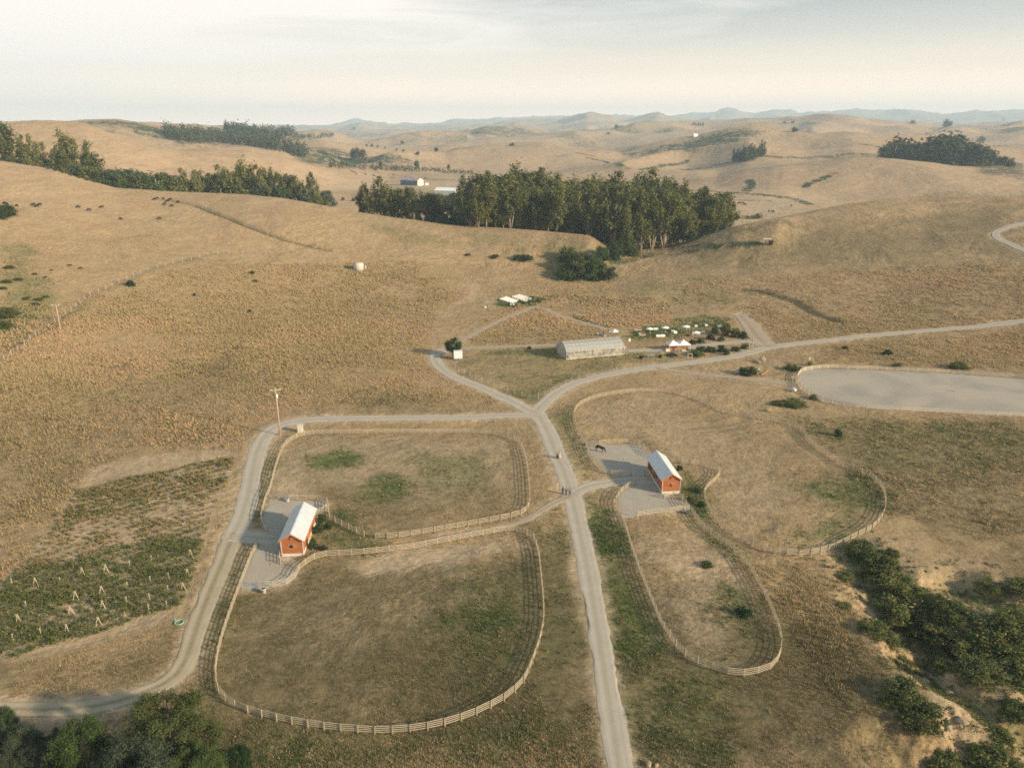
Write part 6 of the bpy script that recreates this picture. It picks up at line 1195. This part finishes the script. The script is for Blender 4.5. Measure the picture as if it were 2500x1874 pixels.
def table(u, v, L, W, label, rz=.0, m='cloth', hh=.76, rnd=False):
    p = world(u, v); t = thing('covered_table', label, 'table', p, rz)
    if rnd: MB().lathe([(W / 2 + .12, .05), (W / 2, hh - .06), (W / 2, hh), (.05, hh + .01)], 20).build('tablecloth', M[m], t)
    else:
        l, w2 = L / 2, W / 2; MB().add([(-l - .06, -w2 - .06, .05), (l + .06, -w2 - .06, .05), (l + .06, w2 + .06, .05), (-l - .06, w2 + .06, .05), (-l, -w2, hh), (l, -w2, hh), (l, w2, hh), (-l, w2, hh)], [(4, 5, 6, 7), (0, 1, 5, 4), (1, 2, 6, 5), (2, 3, 7, 6), (3, 0, 4, 7)]).build('tablecloth', M[m], t)
    for x, y in ((-1, -1), (1, -1), (1, 1), (-1, 1)): MB().cyl((x * L * .38, y * W * .35, 0), (x * L * .38, y * W * .35, hh - .05), .03, n=6).build('leg', M['steel'], t)
    return t
table(1601, 805, 1.7, 1.0, 'white covered table at the right of the leftmost lawn umbrella'); table(1643, 811, 1.5, 1.5, 'round white table behind the squarer one between umbrellas', rnd=True); table(1648, 813, 1.2, .9, 'white table front right of the round one between umbrellas', .2); table(1607, 822, 1.6, .9, 'left of two white loaf shaped tables at the lawn front'); table(1618, 821.5, 1.5, .9, 'right of two white loaf shaped tables at the lawn front', .15)
table(1699.5, 798, 1.1, .9, 'small white table right of the back umbrellas', -.2); table(1724, 796.5, 1.0, .8, 'small white table farthest right in the back row'); table(1717, 812, 1.2, .8, 'small white table beside the largest umbrella'); table(1742, 809.5, 1.1, .8, 'small white table alone in the front row at right', .1); table(1462, 818, 1.4, .9, 'blue grey covered table behind the greenhouse', m='blue'); table(1477, 821, .8, .6, 'tan box table at the serving area behind the greenhouse', m='wood', hh=.9); table(1680, 820, 1.4, .9, 'dark covered table left of the largest umbrella', m='barkdark')
table(1763, 802, .9, 5.2, 'long pale blue covered table at the right end of the lawn', .45, 'tarp')
def barrel(u, v, label):
    p = world(u, v); t = thing('barrel', label, 'barrel', p, group='oak barrels on the lawn'); MB().lathe([(.30, 0), (.36, .25), (.38, .47), (.36, .7), (.30, .95)], 14).build('staves', M['barrel'], t, True)
    for z, r in ((.2, .358), (.72, .362)): MB().lathe([(r, z), (r + .012, z + .01), (r + .012, z + .05), (r, z + .06)], 14).build('hoop', M['steel'], t)
barrel(1586.5, 815, 'brown barrel below the leftmost lawn umbrella'); barrel(1623.5, 813, 'brown barrel below the second umbrella of the back row'); barrel(1675, 809, 'brown barrel below the right umbrella of the back row'); barrel(1659, 828, 'left of two brown barrels behind the tents'); barrel(1664.8, 827, 'right of two brown barrels behind the tents')
def bench(u, v, label, L=2.6):
    p = world(u, v); t = thing('timber_lounge_frame', label, 'bench', p, .05); MB().box((0, .4, 1.05), (L, .12, .3)).build('back_rail', M['timber'], t); MB().box((0, 0, .5), (L, .8, .08)).build('seat', M['shirt'], t)
    for x in (-L / 2, L / 2):
        for y in (-.4, .4): MB().box((x, y, .55), (.14, .14, 1.1)).build('leg', M['timber'], t)
bench(1557, 808, 'long orange timber bench frame at the back left of the lawn', 2.9); bench(1568, 821, 'orange timber bench frame at the lawn front with a person at it', 2.4)
p = world(1537, 836); t = thing('notice_board', 'white square notice board on the path right of the greenhouse', 'sign', p, .1); MB().box((0, 0, .95), (.75, .05, 1.1)).build('panel', M['white'], t)
for x in (-.3, .3): MB().beam((x, .03, 0), (x, .06, 1.0), .04, .04).build('leg', M['oldpost'], t)
def tent(u, v, s, label, rz):
    p = world(u, v); t = thing('canopy_tent', label, 'tent', p, rz); h_ = s / 2
    for x in (-1, 1):
        for y in (-1, 1): MB().box((x * h_ * .95, y * h_ * .95, 1.15), (.07, .07, 2.3)).build('leg', M['white'], t)
    MB().add([(-h_, -h_, 2.3), (h_, -h_, 2.3), (h_, h_, 2.3), (-h_, h_, 2.3), (0, 0, 3.7), (-h_, -h_, 2.02), (h_, -h_, 2.02), (h_, h_, 2.02), (-h_, h_, 2.02), (-h_ * .45, -h_ * .45, 2.85), (h_ * .45, -h_ * .45, 2.85), (h_ * .45, h_ * .45, 2.85), (-h_ * .45, h_ * .45, 2.85)],
             [(0, 1, 10, 9), (1, 2, 11, 10), (2, 3, 12, 11), (3, 0, 9, 12), (9, 10, 4), (10, 11, 4), (11, 12, 4), (12, 9, 4), (5, 6, 1, 0), (6, 7, 2, 1), (7, 8, 3, 2), (8, 5, 0, 3)]).build('canopy', M['cloth'], t)
tent(1642, 854, 3.9, 'left peaked white canopy tent of the joined pair', .12); tent(1667, 853, 4.1, 'right peaked white canopy tent of the joined pair', .12)
def bar(u0, u1, v, label):
    a, b2 = world(u0, v), world(u1, v); d = b2 - a; t = thing('timber_bar', label, 'bar', a, math.atan2(d.y, d.x)); L = d.length
    MB().box((L / 2, 1.2, .55), (L, .5, 1.1)).build('counter', M['timber'], t); MB().box((L / 2, 1.2, 1.13), (L + .2, .7, .06)).build('top', M['timber'], t); MB().box((L / 2, 2.6, .65), (L, .12, 1.3)).build('back_panel', M['timber'], t)
    for x in (0.1, L * .33, L * .66, L - .1): MB().box((x, .9, 1.1), (.16, .16, 2.2)).build('post', M['timber'], t)
bar(1626, 1680, 857, 'orange timber bar standing under the joined tents'); 
p = world(1657.5, 855); t = thing('menu_board', 'white board standing in front of the tent bar', 'sign', p); MB().box((0, 0, .85), (1.5, .05, .95)).build('panel', M['white'], t)
for x in (-.6, .6): MB().beam((x, .04, 0), (x, .04, .9), .04, .04).build('leg', M['oldpost'], t)
table(1669, 857, 1.5, .7, 'low pale table right of the board at the tents', m='tarp', hh=.5); table(1630, 857, 1.2, .8, 'white table at the left end of the tent bar')
def picnic(u, v, label, m='oldpost'):
    p = world(u, v); t = thing('picnic_table', label, 'table', p, .08); MB().box((0, 0, .74), (2.4, .8, .06)).build('tabletop', M[m], t)
    for y in (-.75, .75): MB().box((0, y, .44), (2.4, .28, .05)).build('seat', M[m], t)
    for x in (-.9, .9): MB().beam((x, -.8, 0), (x, .3, .72), .08, .08).beam((x, .8, 0), (x, -.3, .72), .06, .08).build('leg', M[m], t)
picnic(1588, 871, 'grey picnic table on the grass between the greenhouse and the tents', 'steel'); picnic(1646, 863, 'dark picnic table on the gravel in front of the tents', 'barkdark')
p = world(1650, 863); t = thing('sign_board', 'small pale leaning board beside the dark picnic table', 'sign', p); MB().box((0, 0, .45), (.35, .05, .9)).build('panel', M['tarp'], t); MB().beam((0, .02, .7), (0, .35, 0), .03, .03).build('leg', M['steel'], t)
# ---------------------------------------------------------------- green weeds in the damp places
def weeds(N):
    az = rng.uniform(-.64, .64, N); R = np.exp(rng.uniform(math.log(66), math.log(420), N)); x, y = R * np.sin(az), R * np.cos(az); m = masks(x, y)
    n1 = fbm(x, y, 7, 4, 501); k = (rng.random(N) < m[G] * (.18 + 1.3 * np.clip(n1, 0, 1))) & (m[X_] < .2); x, y = x[k], y[k]; z = hgt(x, y); R = R[k]
    bl = [(x[i], y[i], z[i] + .12, q * 1.2, q * 1.2, q * .7) for i in range(len(x)) for q in (rng.uniform(.16, .5),)]
    V, Fc, Tc = foliage(bl, 9, .14, 502); return tag(np_mesh('green_weeds', V, Fc, M['weed'], col=Tc), kind='stuff')
M['weed'] = leaf_mat('weed_leaves', (0.035, 0.060, 0.018), (0.12, 0.145, 0.045), (0.25, 0.19, 0.09)); weeds(60000)
# ---------------------------------------------------------------- lower left garden
def in_poly(x, y, p): return poly_sd(np.array([x]), np.array([y]), p)[0]
ga, gb = world(40, 1385), world(520, 1262); gd = (gb - ga); gd.z = 0; gL = gd.length; gd.normalize(); gn = Vector((-gd.y, gd.x, 0)); bl = {'low': [], 'up': []}
for r_ in range(-14, 15):
    for k in range(340):
        q = ga + gd * (k * .24 - 18) + gn * (r_ * 2.0 + .5 * math.sin(k * .11 + r_))
        if not (abs(q.x) < 120 and 90 < q.y < 230) or in_poly(q.x, q.y, GARDEN) < .4: continue
        low = r_ < -1; nz = fbm(np.array([q.x]), np.array([q.y]), 5, 3, 88)[0]
        if random.random() > (1.0 if low else (.95 if r_ > 5 else .6)) + nz * .9: continue
        s_ = random.uniform(.22, .6) * (1.7 if low else .95) * (1.5 if random.random() < .12 else 1) * (1 + .5 * nz); bl['low' if low or random.random() < (.45 if r_ > 6 else .2) else 'up'].append((q.x + random.uniform(-.2, .2), q.y + random.uniform(-.7, .7), Z1(q.x, q.y) + s_ * .5, s_ * .9, s_ * .8, s_ * .9))
for kk, mm, nn in (('low', 'garden', 'garden_plants'), ('up', 'drycrop', 'dry_crop_rows')):
    V, Fc, Tc = foliage(bl[kk], 26, .14, 90); tag(np_mesh(nn, V, Fc, M[mm], col=Tc), kind='stuff')
# low scrub filling the ravine
bl = []; gq = np.array([q for P_ in (GULLY[:5], GULLY2[:3], GULLY3[:4]) for q in smooth_path(P_, .5)])
for k in range(1900):
    q = gq[rng.integers(len(gq))] + rng.normal(size=2) * 4.2
    nz = fbm(q[:1], q[1:], 6, 3, 89)[0]
    if rng.random() > .6 + nz * 1.6: continue
    s_ = rng.uniform(.3, .9); bl.append((q[0], q[1], Z1(q[0], q[1]) + s_ * .3, s_, s_, s_ * .7))
V, Fc, Tc = foliage(bl, 34, .11, 91); tag(np_mesh('ravine_scrub', V, Fc, M['ravine'], col=Tc), kind='stuff')
STK = [(17, 1350, 0), (33, 1563, 0)]
def stake(u, v, hh, aframe, label):
    p = world(u, v); t = thing('garden_trestle' if aframe else 'garden_stake', label, 'trestle' if aframe else 'stake', p)
    if aframe:
        for s in (-.45, .45): MB().beam((s, random.uniform(-.3, .3), -.1), (0, 0, hh), .10, .08).build('leg', M['wood'], t)
        MB().box((0, 0, hh - .04), (.22, .14, .14)).build('cap', M['wood'], t)
    else: MB().box((0, 0, hh / 2 - .1), (.10, .10, hh + .2)).build('shaft', M['oldpost'], t); MB().box((0, 0, hh + .03), (.14, .14, .06)).build('cap', M['plinth'], t)
for i, (u, v, a) in enumerate([(33, 1566, 0), (101, 1552, 0), (165, 1545, 1), (242, 1527, 1), (307, 1512, 0), (364, 1492, 0), (46, 1521, 1), (173, 1500, 1), (252, 1486, 1), (310, 1474, 0), (366, 1466, 0), (408, 1484, 0), (411, 1446, 0), (65, 1485, 0), (186, 1463, 1), (250, 1450, 1), (312, 1437, 0), (368, 1423, 0), (413, 1415, 0), (448, 1442, 1), (459, 1408, 1), (260, 1397, 1), (202, 1405, 1), (148, 1426, 0), (88, 1430, 1), (30, 1428, 0), (318, 1385, 0), (371, 1372, 0), (466, 1360, 1)]):
    stake(u, v, 1.6 if a else 1.35, a, ('A shaped trestle in the lower left garden, %s marker from its bottom row up' if a else 'pale stake in the lower left garden, %s marker from its bottom row up') % ordw(i + 1))
# ---------------------------------------------------------------- haze
tp = 420.0; hz = MB().box((0, 0, (tp - 60) / 2), (30400, 30400, tp + 60)).build('haze', bpy.data.materials.new('haze_air'))
hmt = hz.data.materials[0]; hmt.use_nodes = True; t = hmt.node_tree; t.nodes.clear(); o_ = t.nodes.new('ShaderNodeOutputMaterial')
pv = t.nodes.new('ShaderNodeVolumePrincipled'); pv.inputs['Density'].default_value = 1.35e-4; pv.inputs['Color'].default_value = (0.66, 0.86, 1.0, 1); pv.inputs['Anisotropy'].default_value = 0.0
t.links.new(pv.outputs[0], o_.inputs['Volume']); tag(hz, kind='stuff')
#@@END
